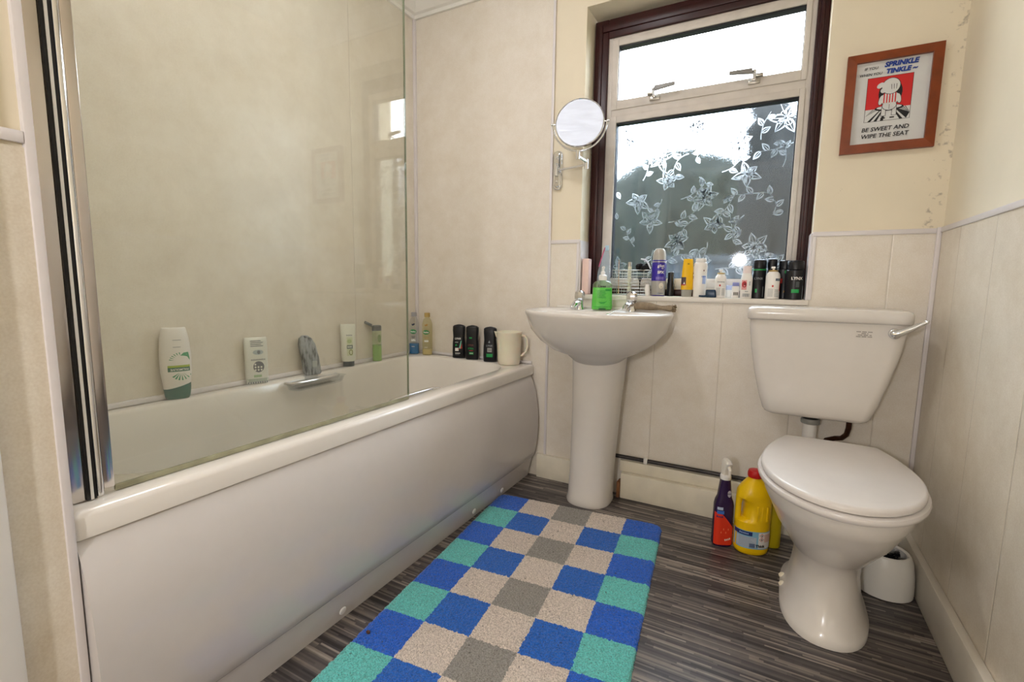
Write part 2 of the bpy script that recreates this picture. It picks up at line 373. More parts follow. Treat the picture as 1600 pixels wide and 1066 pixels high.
# far wall with the window opening (painted plaster, boards below and beside the bath)
WX0, WX1, WZ0, WZ1 = .908, 1.773, .872, 2.055
b = MB()
for x0, x1, z0, z1 in ((-.3, WX0, 0, ZC), (WX1, XR+.3, 0, ZC), (WX0, WX1, 0, WZ0-.02), (WX0, WX1, WZ1, ZC)):
    b.box(x0, x1, .006, .34, z0, z1, M_PAINT_STAIN)
b.box(0, .768, 0, .006, 0, ZC, M_PAN_FB)
for x0, x1, z0, z1 in ((.768, WX0, 0, 1.10), (WX1, XR, 0, 1.10), (WX0, WX1, 0, WZ0-.02)):
    b.box(x0, x1, 0, .006, z0, z1, M_PAN_F)
struct(b.build('wall_far'), 'cream window wall with boarding below and paint above')
struct(MB().box(-.3, 0, -1.775, .35, 0, ZC).build('wall_left', M_PAN_L), 'mottled beige boarded wall beside the bath')
b = MB().box(XR+.006, XR+.3, -2.9, .006, 0, ZC, M_PAINT); b.box(XR, XR+.006, -2.7, 0, 0, 1.10, M_PAN_R)
struct(b.build('wall_right'), 'boarded lower wall beside the toilet with cream paint above')
b = MB().box(0, .697, -1.775, -1.703, 0, ZC, M_PAINT); b.box(.697, .703, -1.772, -1.705, 0, 1.10, M_PAN_R)
struct(b.build('wall_stub'), 'narrow boarded end of the stub wall at the foot of the bath')
struct(MB().box(.3, .70, -2.9, -1.775, 0, ZC).build('wall_door_side', M_PAINT))
b = MB(); b.box(.3, .72, -2.80, -2.7, 0, ZC).box(1.94, XR+.3, -2.80, -2.7, 0, ZC).box(.72, 1.94, -2.80, -2.7, 2.02, ZC)  # doorway opening added so the fill lamp shines into the room
struct(b.build('wall_near', M_PAINT))
b = MB(); b.box(.2, .3, -4.3, -2.7, 0, ZC).box(XR+.3, XR+.4, -4.3, -2.7, 0, ZC).box(.2, XR+.4, -4.4, -4.3, 0, ZC)
struct(b.build('wall_added_hall', M_PAINT))  # unseen walls added around the fill lamp
# trims
def tr(i, *a, m=M_TRIM, bev=.002, lab=None):
    return struct(MB().box(*a, bev=bev).build('trim_%d' % i, m), lab)
tr(1, .760, .772, -.006, .0, .0, ZC-.08)                      # board end right of the bath
tr(2, 0.0, .014, -.014, 0, .56, ZC-.08)                        # corner bead above the bath
tr(3, .772, WX0, -.005, .006, 1.094, 1.110)                    # dado left of window
tr(4, WX1, XR-.012, -.005, .006, 1.094, 1.110)
tr(5, XR-.012, XR, -.012, 0, .12, 1.112)                       # corner bead behind toilet
tr(6, XR-.005, XR+.006, -2.7, -.012, 1.096, 1.112)             # dado on right wall
tr(7, WX0-.012, WX0, -.005, .0, .872, 1.094)
tr(8, WX1, WX1+.012, -.005, .0, .872, 1.094)
tr(9, .690, .708, -1.712, -1.700, 0, ZC-.08)                   # corner bead of stub wall
tr(10, .703, .708, -1.775, -1.712, 1.105, 1.122)
tr(11, .701, .722, -1.86, -1.775, 0, 2.05, m=M_WHITE, bev=.004)  # door casing
tr(12, WX0, WX0+.006, 0.001, .10, .872, 1.106, m=M_TRIM, bev=0)
tr(13, WX1-.006, WX1, 0.001, .10, .872, 1.106, m=M_TRIM, bev=0)
# cove
def cove(n, pts, close=False):
    prof = [(0, -.086), (.012, -.086), (.016, -.072), (.03, -.068), (.055, -.045), (.07, -.02), (.072, -.012), (.086, -.008), (.086, 0), (0, 0)]
    o = MB().loft([[(f(a, z)) for a, z in prof] for f in pts], cap0=True, cap1=True).build(n, M_CEIL, ang=25); struct(o); return o
cove('trim_14', [lambda a, z: (-.0+a, -a, ZC+z), lambda a, z: (XR-a, -a, ZC+z)])
cove('trim_15', [lambda a, z: (a, -1.70, ZC+z), lambda a, z: (a, -a, ZC+z)])
# window: sill, reveal
struct(MB().box(WX0-.004, WX1+.004, -.008, .10, WZ0-.02, WZ0, bev=.003).build('trim_16', M_LEDGE), 'white window sill with a plastic front edge')
# skirting
b = MB().box(.772-.04, 1.0, -.022, -.0, 0, .112, bev=.003)
struct(b.build('baseboard_far', M_SKIRT))
b = MB().box(1.143, XR, -.045, 0, 0, .112, bev=.004).box(1.13, XR, -.02, 0, .112, .160, bev=.003)
struct(b.build('baseboard_far_boxed', M_SKIRT), 'cream boxed skirting under the pipe')
struct(MB().box(XR-.022, XR, -2.7, -.045, 0, .118, bev=.004).build('baseboard_right', M_SKIRTW))

# ---- window_1
win = bpy.data.objects.new('window_1', None); C.collection.objects.link(win); win['kind'] = 'structure'; win['label'] = 'white metal window in a dark red wooden frame'
def ringbox(mb, x0, x1, z0, z1, wl_, wr, wb, wt, y0, y1, m, bev=.002):
    mb.box(x0, x0+wl_, y0, y1, z0, z1, m, bev); mb.box(x1-wr, x1, y0, y1, z0, z1, m, bev)
    mb.box(x0+wl_, x1-wr, y0, y1, z1-wt, z1, m, bev); mb.box(x0+wl_, x1-wr, y0, y1, z0, z0+wb, m, bev); return mb
b = MB(); ringbox(b, .913, 1.773, .872, 2.035, .060, .040, .028, .075, .100, .20, M_MAHOG, .004)
ringbox(b, .928, 1.757, .876, 2.014, .02, .014, .02, .03, .094, .102, M_MAHOG, .003)
b.build('timber_frame', M_MAHOG, win)
b = MB(); ringbox(b, .971, 1.735, .896, 1.962, .022, .020, .018, .014, .112, .165, M_ALU, .0015)
b.box(.993, 1.715, .112, .165, 1.636, 1.668, M_ALU, .0015)
b.build('metal_frame', M_ALU, win)
sa = MB(); ringbox(sa, .991, 1.717, 1.666, 1.950, .026, .018, .036, .026, .106, .15, M_ALU, .002); sa = sa.build('top_sash', M_ALU, win)
g_ = MB(); ringbox(g_, 1.015, 1.701, 1.700, 1.927, .004, .004, .004, .009, .112, .148, M_GASK, 0); g_.build('gasket', M_GASK, sa)
sb = MB(); ringbox(sb, .991, 1.717, .912, 1.637, .026, .018, .034, .026, .106, .15, M_ALU, .002); sb = sb.build('lower_sash', M_ALU, win)
g_ = MB(); ringbox(g_, 1.015, 1.701, .944, 1.613, .004, .006, .004, .008, .112, .148, M_GASK, 0); g_.build('gasket', M_GASK, sb)
MB().box(1.018, 1.698, .130, .134, 1.703, 1.921).build('clear_pane', M_PANE, sa)
# patterned pane: a sheet with raised leaves and blossoms
pb = MB(); pb.box(1.018, 1.696, .130, .134, .947, 1.607, M_FROST)
rnd = random.Random(21)
def ribbon(pts, wfun):
    L = []; R = []
    for i, (x, z) in enumerate(pts):
        x0, z0 = pts[max(i-1, 0)]; x1, z1 = pts[min(i+1, len(pts)-1)]; dx, dz = x1-x0, z1-z0; d = math.hypot(dx, dz) or 1
        ww = wfun(i/(len(pts)-1)); nx, nz = -dz/d*ww, dx/d*ww
        L.append((x+nx, z+nz)); R.append((x-nx, z-nz))
    ok = all(1.02 < x < 1.694 and .95 < z < 1.604 for x, z in L+R)
    if not ok: return
    k = pb.mi(M_ETCH); n_ = len(pts)
    fv = [pb.bm.verts.new((x, .1292, z)) for x, z in L]; gv = [pb.bm.verts.new((x, .1292, z)) for x, z in R]
    for i in range(n_-1):
        f = pb.bm.faces.new((fv[i], fv[i+1], gv[i+1], gv[i])); f.material_index = k
def leaf(x, z, ang, ln, wd, fill=True):
    for sgn in (-1, 1):
        pts = []
        for i in range(9):
            t = i/8; u = t*ln; v = sgn*wd*math.sin(PI*t**.8)*(1-.25*t)
            pts.append((x + u*math.cos(ang) - v*math.sin(ang), z + u*math.sin(ang) + v*math.cos(ang)))
        ribbon(pts, lambda t: .0006 + .0022*math.sin(PI*t))
    if fill: ribbon([(x + t/6*ln*.9*math.cos(ang), z + t/6*ln*.9*math.sin(ang)) for t in range(7)], lambda t: .0016*(1-t)+.0004)
    if fill and rnd.random() < .6:
        v = rnd.choice((-.45, .45))*wd
        ribbon([(x + (.2+.6*t/5)*ln*math.cos(ang) - v*math.sin(ang), z + (.2+.6*t/5)*ln*math.sin(ang) + v*math.cos(ang)) for t in range(6)], lambda t: .0004+wd*.22*math.sin(PI*t))
def blossom(x, z, r):
    k = rnd.choice((5, 6)); a0 = rnd.random()*6
    for i in range(k): leaf(x, z, a0 + i*2*PI/k + rnd.uniform(-.2, .2), r*rnd.uniform(.8, 1.15), r*.26)
    for i in range(4):
        a = a0 + i*1.6; cx, cz, q = x + .35*r*math.cos(a), z + .35*r*math.sin(a), r*.16
        ribbon([(cx + q*math.cos(t*.7), cz + q*math.sin(t*.7)) for t in range(10)], lambda t: .0011)
def sprig(x, z, a, ln):
    pts = []; cx, cz, aa = x, z, a; bend = rnd.uniform(-.25, .25)
    for i in range(9): pts.append((cx, cz)); cx += ln/8*math.cos(aa); cz += ln/8*math.sin(aa); aa += bend
    ribbon(pts, lambda t: .0014*(1-t)+.0005)
    for i in (2, 4, 6, 8): leaf(pts[i][0], pts[i][1], a + bend*i + (.9 if i % 4 == 0 else -.9), ln*.34, ln*.085)
spots = []
for gx in range(7):
    for gz in range(7):
        spots.append((1.07 + gx*.098 + (.04 if gz % 2 else -.01) + rnd.uniform(-.02, .02), .99 + gz*.095 + rnd.uniform(-.02, .02)))
for i, (x, z) in enumerate(spots):
    if i % 3 == 0: blossom(x, z, rnd.uniform(.042, .06))
    else: sprig(x, z, rnd.uniform(0, 6.3), rnd.uniform(.08, .12))
pb.build('patterned_pane', None, sb, recalc=False)
# casement fasteners
M_HAND = plain('grey_cast_metal', '#8b8985', .45, metal=.5, noise=.2)
def fastener(x, side):
    b = MB(); b.box(x-.02, x+.02, .096, .106, 1.677, 1.694, M_CHROME_D, .001)
    b.box(x-.006, x+.006, .076, .097, 1.682, 1.700, M_CHROME, .002)
    b.prism([(x-.008, 1.712), (x+.008, 1.712), (x+.002, 1.684), (x-.002, 1.684)], .072, .080, M_CHROME)
    b.ball((x, .076, 1.712), .008, M_CHROME)
    b.box(x-side*.012-.018, x-side*.012+.018, .090, .106, 1.699, 1.710, M_CHROME_D, .002)
    o = b.build('fastener', None, win)
    h = MB(); x1 = x + side*.085
    h.prism([(x+side*.006, 1.702), (x1, 1.712), (x1, 1.722), (x+side*.006, 1.720)], .060, .072, M_HAND); h.build('handle', None, o)
fastener(1.178, 1); fastener(1.546, -1)

# ---- outside
gm = plain('grass_ground', '#4d5c39', .9, noise=.4, nscale=3); hm = plain('hedge_foliage', '#121a10', .9, noise=.6, nscale=9, bump=1, bscale=20)
hm2 = plain('dark_conifer', '#080b0a', .9, noise=.6, nscale=7, bump=1, bscale=20); fm = plain('grey_shed_boards', '#2a3036', .8, noise=.2, nscale=8)
tag(MB().box(-8, 8, .4, 12, -.4, -.05).build('lawn', gm), 'green garden lawn seen blurred through the patterned pane', 'lawn')
def bush(name, mt, x0, x1, y, z1, label, cat, d=.8):
    rr = random.Random(int(x0*10)+5); b = MB()
    n = int((x1-x0)/.28)+2; k = 9
    def f(i, j):
        x = x0+(x1-x0)*i; a = PI*j; top = z1*(1+.05*math.sin(7*i+2)+.05*math.sin(23*i))
        return (x + .06*rr.uniform(-1, 1), y - d/2*math.cos(a)*(1+.15*rr.uniform(-1, 1)), max(-.045, top*math.sin(a)**.35 + .05*rr.uniform(-1, 1) - .05))
    b.grid(f, n*3, 24); o = b.build(name, mt, ang=80); tag(o, label, cat)
bush('hedge', hm, -3.2, 2.9, 3.6, 2.30, 'green garden hedge behind the left half of the patterned pane', 'hedge')
bush('conifer', hm2, 1.42, 3.6, 2.45, 2.30, 'dark evergreen outside the right half of the patterned pane', 'tree', 1.0)
b = MB()
for i in range(12): b.box(.95+i*.06, 1.007+i*.06, 1.70, 1.75, -.05, 1.08, fm, .004)
b.box(.93, 1.69, 1.69, 1.76, 1.08, 1.13, fm, .004)
tag(b.build('garden_screen', fm), 'low grey board screen standing outside below the window', 'fence')

# ---- ceiling lamp
lm, n_, l_, b_ = _mat('lamp_glass'); b_.inputs['Base Color'].default_value = (1, 1, 1, 1)
b_.inputs['Emission Color'].default_value = (1, .985, 1.02, 1); b_.inputs['Emission Strength'].default_value = LAMP
t = thing('ceiling_lamp', 'round white glass ceiling lamp in the middle of the ceiling', 'lamp', (.78, -1.02, ZC))
MB().lathe([(.001, -.09), (.06, -.085), (.11, -.065), (.14, -.035), (.15, -.012)]).build('lamp_shade', lm, t)
MB().lathe([(.16, -.016), (.165, -.012), (.165, 0), (.001, 0)], cap0=False).build('base_plate', M_WHITE, t)

# ================================================================= BATH
bath = thing('bathtub', 'long white bath with a bowed side panel along the left wall', 'bath', (0, 0, 0))
zr = .54
X0, X1, Y0, Y1 = .002, .700, -1.699, -.002
def R_(i, r, z, xo=(0, 0), yo=(0, 0)):
    a0, a1, b0, b1 = X0+i+xo[0], X1-i-xo[1], Y0+i+yo[0], Y1-i-yo[1]
    return rrect((a0+a1)/2, (b0+b1)/2, (a1-a0)/2, (b1-b0)/2, r, z, 10)
rings = [R_(0, .006, .493), R_(0, .006, .528), R_(.003, .006, .535), R_(.008, .006, .5385), R_(.014, .006, zr)]
def W(x0, x1, y0, y1, r, z): return rrect((x0+x1)/2, (y0+y1)/2, (x1-x0)/2, (y1-y0)/2, r, z, 10)
rings += [W(.052, .636, -1.62, -.075, .16, .5405), W(.058, .630, -1.614, -.081, .157, .538), W(.063, .625, -1.609, -.087, .155, .530), W(.075, .613, -1.59, -.105, .15, .46),
          W(.095, .590, -1.56, -.16, .15, .30), W(.12, .565, -1.53, -.24, .15, .18), W(.15, .535, -1.49, -.33, .14, .145), W(.2, .48, -1.40, -.45, .1, .138)]
MB().loft(rings, cap0=False).build('tub', M_ACRYL, bath, ang=50)
prof = [(.680, .493), (.694, .490), (.708, .460), (.722, .420), (.733, .36), (.738, .30), (.738, .24), (.734, .18), (.726, .13), (.718, .104), (.713, .098), (.709, .094), (.688, .001), (.670, .001), (.660, .49)]
b = MB(); b.loft([[(x, y, z) for x, z in prof] for y in (-1.698, -1.2, -.7, -.3, -.024)]); b.build('side_panel', M_APRON, bath, ang=30)
for y in (-.30, -.52, -1.17, -1.62):
    MB().disc((.6995, y, .035), (1, 0, -.22), .011, .005, bev=.002).build('screw_cap', M_WHITE, bath)
# grips
for xg, sgn in ((.078, 1), (.612, -1)):
    g = MB(); pts = [(xg - sgn*.004, -.86, .53)] + [(xg + sgn*(.02 + .006*math.sin(PI*i/8)), -.85 + .22*i/8, .527) for i in range(9)] + [(xg - sgn*.004, -.62, .53)]
    g.tube(pts, [.006]+[.0085]*9+[.006], n=12)
    g.build('grip', M_CHROME, bath)
MB().disc((.078, -1.44, .47), (1, 0, .1), .020, .014, bev=.005).disc((.09, -1.44, .47), (1, 0, .1), .009, .014, bev=.003).build('overflow_knob', M_CHROME, bath)
MB().disc((.34, -1.25, .139), (0, 0, 1), .03, .004, bev=.002).build('drain', M_CHROME, bath)
# sealing strip
MB().box(.002, .014, -1.698, -.002, zr, .556, bev=.003).box(.014, .69, -.012, -.002, zr, .553, bev=.003).build('sealant_strip', M_TRIM, bath)

# shower screen
scr = thing('shower_screen', 'tall glass bath screen hinged on a chrome post on the bath rim', 'shower screen', (.652, -1.70, zr))
b = MB().box(-.0025, .0025, .068, .862, .014, 1.45, M_SCREEN); b.build('glass', None, scr)
MB().box(-.0031, .0031, .8622, .8638, .014, 1.45).build('glass_edge', M_SCREEN_EDGE, scr)
MB().box(-.004, .004, .076, .862, .001, .012, bev=.002).build('seal', plain('yellowed_clear_seal', '#a3a184', .3, noise=.35, nscale=20), scr)
p = MB(); p.box(-.014, .010, .0, .0325, .002, 1.46, M_STEEL, .002); p.build('wall_channel', None, scr)
p = MB(); p.box(.008, .0125, .033, .0378, .002, 1.46, M_BLACK); p.box(.008, .0132, .038, .0422, .002, 1.46, M_WHITE); p.box(.008, .0125, .0425, .0465, .002, 1.46, M_BLACK); p.box(-.01, .008, .0326, .047, .002, 1.46, M_STEEL)
p.build('hinge_seal', None, scr)
p = MB(); p.tube([(.006, .0525, .004), (.006, .0525, 1.46)], .0062, M_CHROME, n=20); p.build('hinge_post', None, scr)
p = MB(); p.box(-.008, .009, .058, .074, .012, 1.455, M_STEEL, .002); p.build('glass_channel', None, scr)
scr['label'] = 'tall glass bath screen on a chrome post standing on the bath rim'

# ================================================================= BASIN
bx = 1.054
bas = thing('pedestal_basin', 'white ceramic wash basin on a pedestal below the window', 'basin', (bx, 0, 0))
def B_(a, f, bk, z, cy=-.17, n=2.2, nb=3.5, cx=0): return sell(cx, cy, a, f, z, n, 56, bk, nb)
rings = [B_(.085, .075, .09, .60, -.15), B_(.12, .10, .13, .632, -.155), B_(.17, .155, .15, .655), B_(.225, .20, .16, .692), B_(.262, .232, .166, .735), B_(.276, .252, .168, .777), B_(.284, .262, .168, .798),
         B_(.285, .263, .168, .806), B_(.282, .260, .166, .812), B_(.275, .253, .160, .814), B_(.262, .240, .15, .811)]
rings += [B_(.235, .195, .065, .808, -.205, 2.2, 2.4), B_(.228, .188, .06, .802, -.205, 2.2, 2.4), B_(.215, .175, .055, .775, -.205, 2.2, 2.3), B_(.18, .14, .05, .73, -.205, 2.1, 2.2), B_(.11, .09, .04, .695, -.205, 2, 2), B_(.03, .03, .02, .685, -.205, 2, 2)]
MB().loft(rings).build('bowl', M_CERAM, bas, ang=60)
MB().box(-.24, .24, -.028, -.004, .80, .822, bev=.007, seg=3).build('upstand', M_CERAM, bas)
pr = [(0, .092, .085), (.01, .094, .088), (.03, .089, .082), (.15, .088, .08), (.40, .094, .086), (.56, .102, .092), (.63, .107, .097)]
MB().loft([sell(-.022 + .022*min(z/.6, 1), -.125, a, b2+.005, z+.0005, 2.3, 40, .08, 5) for z, a, b2 in pr]).build('pedestal', M_CERAM, bas, ang=50)
MB().disc((-.03, -.1455, .782), (0, -1, .2), .011, .003, M_CHROME).disc((-.03, -.149, .782), (0, -1, .2), .007, .001, M_BLACK).build('overflow', None, bas)
def tap(dx, label):
    o = MB(); x = dx
    o.lathe([(.023, .0), (.023, .006), (.019, .014), (.017, .03), (.017, .038)], (x, -.085, .810), M_CHROME)
    o.tube([(x, -.085, .836), (x-.004, -.115, .838), (x-.008, -.142, .826), (x-.009, -.148, .818)], [.0145, .0135, .0115, .010], M_CHROME, n=14)
    t_ = o.build('tap', None, bas)
    h = MB(); h.lathe([(.015, 0), (.022, .006), (.0235, .018), (.021, .036), (.013, .043)], (x, -.085, .847), M_CHROME, n=8)
    h.build('tap_head', None, t_)
tap(-.107, ''); tap(.113, '')
ch = MB(); pts = [(.113, -.105, .835), (.10, -.125, .822), (.085, -.135, .817), (.065, -.15, .812), (.05, -.165, .80)]
for i in range(22):
    t_ = i/21*(len(pts)-1); k = min(int(t_), len(pts)-2); f = t_-k; p = Vector(pts[k]).lerp(Vector(pts[k+1]), f); ch.ball(p, .0024, n=6)
ch.lathe([(.009, 0), (.011, .004), (.010, .012), (.004, .014)], (.046, -.17, .789))
ch.build('plug_chain', M_CHROME, bas)

# ================================================================= TOILET
toi = thing('toilet', 'white ceramic toilet with closed lid in the right corner', 'toilet', (1.857, -.022, 0), -.02)
def T_(a, f, bk, z, cy=-.45, n=2.1, nb=2.6, cx=0): return sell(cx, cy, a, f, z, n, 48, bk, nb)
rings = [T_(.107, .186, .21, .001, -.43, 2.3, 3.4), T_(.107, .186, .21, .022, -.43, 2.3, 3.4), T_(.096, .172, .205, .036, -.43), T_(.085, .15, .19, .09, -.43), T_(.079, .138, .18, .14, -.43), T_(.082, .14, .18, .19, -.43),
         T_(.098, .165, .19, .215, -.435), T_(.114, .192, .20, .245, -.44), T_(.137, .228, .21, .285, -.445), T_(.153, .254, .22, .325, -.45), T_(.163, .266, .222, .345, -.45), T_(.170, .278, .225, .36, -.45), T_(.174, .284, .23, .39, -.45), T_(.172, .282, .23, .398, -.45), T_(.14, .25, .20, .399, -.45)]
MB().loft(rings).build('pan', M_CERAM, toi, ang=60)
# rear trap and outlet
MB().tube([(0, -.28, .20), (0, -.20, .16), (0, -.14, .11), (0, -.10, .06), (0, -.09, .001)], [.06, .058, .055, .055, .055], n=20).build('trap', M_CERAM, toi)
def seatring(s, z, rear=-.235):
    pts = []
    N = 64
    for i in range(N):
        t_ = 2*PI*i/N; c_, s_ = math.cos(t_), math.sin(t_)
        if s_ < 0: x, y = .188*s*c_, -.485 + .272*s*s_*1.0
        else:
            ph = min(t_, PI-t_)/(PI/2)
            if ph < .75: k = ph/.75; x = (.188-.060*k**1.8)*s; y = -.485 + .25*k
            else: x = .128*s*(1-(ph-.75)/.25); y = -.235
            x = math.copysign(x, c_)
        pts.append((x, min(y, rear), z))
    return pts
MB().loft([seatring(.97, .400), seatring(1.0, .404), seatring(1.01, .412), seatring(1.0, .418), seatring(.96, .420)]).build('seat', M_SEAT, toi, ang=50)
MB().loft([seatring(.95, .4215), seatring(.965, .424), seatring(.968, .432), seatring(.955, .438), seatring(.93, .440), seatring(.5, .4415)]).build('lid', M_SEAT, toi, ang=50)
MB().tube([(-.07, -.225, .412), (.07, -.225, .412)], .008).build('hinge', M_SEAT, toi)
for dy in (-.36, -.41):
    MB().lathe([(.011, 0), (.012, .004), (.009, .009), (.003, .011)], (-.098, dy, .023)).build('fixing_cap', plain('yellowed_cap', '#e6dcc3', .4), toi)
# cistern
cis = thing('cistern', 'white ceramic cistern with chrome lever high on the wall behind the toilet', 'cistern', (1.816, 0, 0))
def K_(a, z, y0=-.205, r=.03, dx=0): return rrect(dx, (y0-.006)/2, a, (-.006-y0)/2, r, z, 6)
MB().loft([K_(.125, .486, -.165, dx=-.004), K_(.138, .4875, -.176, dx=-.004), K_(.146, .492, -.182, dx=-.004), K_(.153, .502, -.187, dx=-.004), K_(.168, .55, -.191, dx=-.004), K_(.188, .63, -.196, dx=-.003), K_(.204, .71, -.2, dx=-.001), K_(.215, .79, -.203), K_(.216, .808, -.204)]).build('tank', M_CERAM, cis, ang=60)
MB().loft([K_(.212, .808, -.20), K_(.221, .809, -.212), K_(.2235, .814, -.216), K_(.2235, .838, -.216), K_(.220, .846, -.212), K_(.212, .850, -.205), K_(.20, .8505, -.19)]).build('lid', M_CERAM, cis, ang=60)
lv = MB(); lv.disc((.176, -.204, .783), (0, -1, 0), .016, .016, M_CHROME, bev=.004)
lv.tube([(.174, -.225, .782), (.19, -.229, .79), (.21, -.230, .802), (.230, -.231, .815), (.243, -.231, .823)], [.011, .0105, .0085, .0065, .006], M_CHROME, n=14)
lv.ball((.174, -.223, .782), .0125, M_CHROME); lv.ball((.243, -.231, .823), .0065, M_CHROME)
lv.build('flush_lever', None, cis)
st = MB()
G = plain('grey_print', '#77716a', .6)
for row, (nw, z) in enumerate(((15, .7835), (6, .7785), (12, .7735), (15, .7685))):
    for k in range(nw):
        if k % 5 == 4: continue
        x = .105 + (k-nw/2)*.0029; st.raw([(x, -.2045, z-.0012), (x+.0023, -.2045, z-.0012), (x+.0023, -.2045, z+.0012), (x, -.2045, z+.0012)], [(0, 1, 2, 3)], G)
st.build('notice', None, cis, recalc=False)
MB().lathe([(.024, 0), (.024, .018)], (-.008, -.105, .468), M_BLACK).lathe([(.027, 0), (.029, .003), (.029, .014), (.027, .018)], (-.008, -.105, .452), plain('grey_nut', '#8d8d88', .4), n=16).build('outlet_nut', None, cis)
MB().tube([(-.008, -.105, .455), (-.008, -.105, .36), (-.006, -.12, .33), (-.006, -.16, .31), (-.006, -.22, .31)], .021, n=18).build('flush_pipe', M_WHITE, cis)
MB().lathe([(.011, .0), (.014, .002), (.014, .012)], (.103, -.10, .474), M_BLACK).tube([(.103, -.10, .478), (.103, -.098, .45), (.100, -.09, .425), (.09, -.07, .405), (.075, -.055, .398), (.05, -.045, .385), (.035, -.04, .35), (.03, -.034, .18)], .0085, plain('brown_copper', '#4a2c1e', .35, metal=.6, noise=.4), n=12).build('inlet_pipe', None, cis)

# pipe along the skirting
pc = plain('tarnished_pipe', '#4a4646', .4, metal=.5, noise=.45, nscale=20)
t = thing('water_pipe', 'thin dark pipe running along the far wall above the skirting', 'pipe', (0, 0, 0))
MB().tube([(1.06, -.0125, .1745), (1.5, -.0125, .1745), (1.82, -.0125, .1745)], .0085, n=12).build('pipe', pc, t)
MB().box(1.232, 1.248, -.0225, -.003, .162, .188, bev=.002).build('clip', M_WHITE, t)
wd = plain('bare_wood', '#8a5a36', .7, noise=.4, nscale=30)
tag(MB().box(1.128, 1.142, -.05, -.004, .001, .072, bev=.003).build('wood_block', wd), 'small brown wooden block on the floor behind the basin pedestal', 'wood')

# toilet brush
tb = thing('toilet_brush_holder', 'white tapered toilet brush pot on the floor in the right corner', 'brush holder', (2.022, -.255, 0))
MB().lathe([(.070, .001), (.0755, .004), (.076, .02), (.074, .06), (.068, .105), (.060, .124), (.055, .127), (.050, .122), (.052, .09), (.055, .03), (.001, .02)], cap1=False, n=40).build('pot', plain('white_pot_plastic', '#e9e6de', .35), tb)
tb2 = thing('toilet_brush', 'toilet brush with dark bristles standing in the white pot', 'brush', (2.022, -.255, .021))
rr = random.Random(3); b = MB()
for i in range(420):
    a = rr.uniform(0, 6.283); z = rr.uniform(.03, .10); L = .040*(1-.25*abs(z-.06)/.05)
    b.raw([(0+.004*math.cos(a), .004*math.sin(a), z), (L*math.cos(a+.03), L*math.sin(a+.03), z+.008), (L*math.cos(a-.03), L*math.sin(a-.03), z+.011)], [(0, 1, 2)])
b.lathe([(.012, .012), (.03, .016), (.034, .05), (.03, .08), (.01, .092)], n=14)
b.build('bristles', plain('dark_bristles', '#14161c', .8), tb2)
MB().tube([(0, 0, .0), (0, 0, .085), (-.012, -.004, .105), (-.03, -.01, .118), (-.045, -.015, .15), (-.06, -.012, .24), (-.07, -.01, .32)], [.006, .006, .0085, .0085, .007, .006, .008], n=12).build('handle', M_WHITE, tb2)

# ================================================================= BATH MAT
ang_m = math.atan2(.098, .9952)
mw, mh, cell = .1347*5, .1347*9, .1347
b = MB(); rr = random.Random(5)
nx, ny = 240, 430
cr = .035
def inside(x, y):
    ex = max(cr-x, x-(mw-cr), 0); ey = max(cr-y, y-(mh-cr), 0); return math.hypot(ex, ey) <= cr or ex == 0 or ey == 0
vv = {}
for i in range(nx+1):
    for j in range(ny+1):
        x, y = mw*i/nx, mh*j/ny
        ex = max(cr-x, x-(mw-cr), 0); ey = max(cr-y, y-(mh-cr), 0); d = math.hypot(ex, ey)
        if ex and ey and d > cr: x += (math.copysign(ex*(1-cr/d), mw/2-x)); y += math.copysign(ey*(1-cr/d), mh/2-y)
        e = min(x, mw-x, y, mh-y); 
        if ex and ey: e = max(0, cr - min(d, cr))
        hgt = .003 + .008*min(1, (e/.012))**.5 + rr.uniform(0, .0035)
        hgt += .0018*math.sin(x*9+y*5)*math.sin(y*7)
        if e < .0015: hgt = .0012
        jx, jy = rr.uniform(-.0014, .0014), rr.uniform(-.0014, .0014)
        vv[i, j] = b.bm.verts.new((x+jx, -y+jy, hgt))
for i in range(nx):
    for j in range(ny): b.bm.faces.new((vv[i, j], vv[i, j+1], vv[i+1, j+1], vv[i+1, j]))
# a skirt down to the floor
rug = b.build('bath_mat', mat_rug(), ang=60, loc=(.687, -.282, 0), rotz=ang_m, recalc=False)
tag(rug, 'blue, turquoise, beige and grey checked bath mat on the floor', 'bath mat')
cb = MB(); cb.ball((0, 0, .004), .0055, sc=(1.1, .8, .8)); tag(cb.build('crumb', plain('brown_crumb', '#5b3a22', .8), loc=(.802, -1.178, .0125)), 'tiny brown crumb on the left edge of the bath mat', 'crumb')

# ================================================================= CLEANING BOTTLES
t = thing('spray_bottle', 'purple and red cleaner bottle with white trigger head by the skirting', 'bottle', (1.563, -.225, 0), .42)
PUR, RED = plain('purple_plastic', '#2a1240', .25), plain('orange_red_label', '#e03a1c', .35)
bt = Bottle([(.001, .030, .022), (.006, .033, .0245), (.15, .032, .024), (.165, .029, .023), (.18, .0225, .0205), (.215, .019, .0175), (.245, .0155, .0155)], 3.2)
bt.body('bottle_body', PUR, t)
lb = MB(); lb.grid(lambda i, j: bt.at(-.0325 + .065*i, .008 + ((.126 - .052*max(0, i-.25)**1.2*1.6) - .008)*j), 22, 8, RED)
bt.patch(lb, -.028, -.006, .122, .134, plain('blue_patch', '#3a6fc4', .4), e=.0012); bt.patch(lb, -.028, -.010, .137, .147, plain('light_patch', '#b9c4d8', .4), e=.0012)
bt.text(lb, '____', -.018, .112, .010, plain('navy_print', '#1b2a66', .4), e=.0014, bold=.0004); bt.text(lb, '____', .012, .03, .010, plain('cream_print', '#f4e4d4', .4), e=.0014, rot=.3)
bt.shape(lb, ell(.010, .195, .007, .012), plain('silver_print', '#b9b4c4', .4)); bt.text(lb, '____', .010, .195, .006, plain('dark_print', '#1a1626', .5), e=.0014)
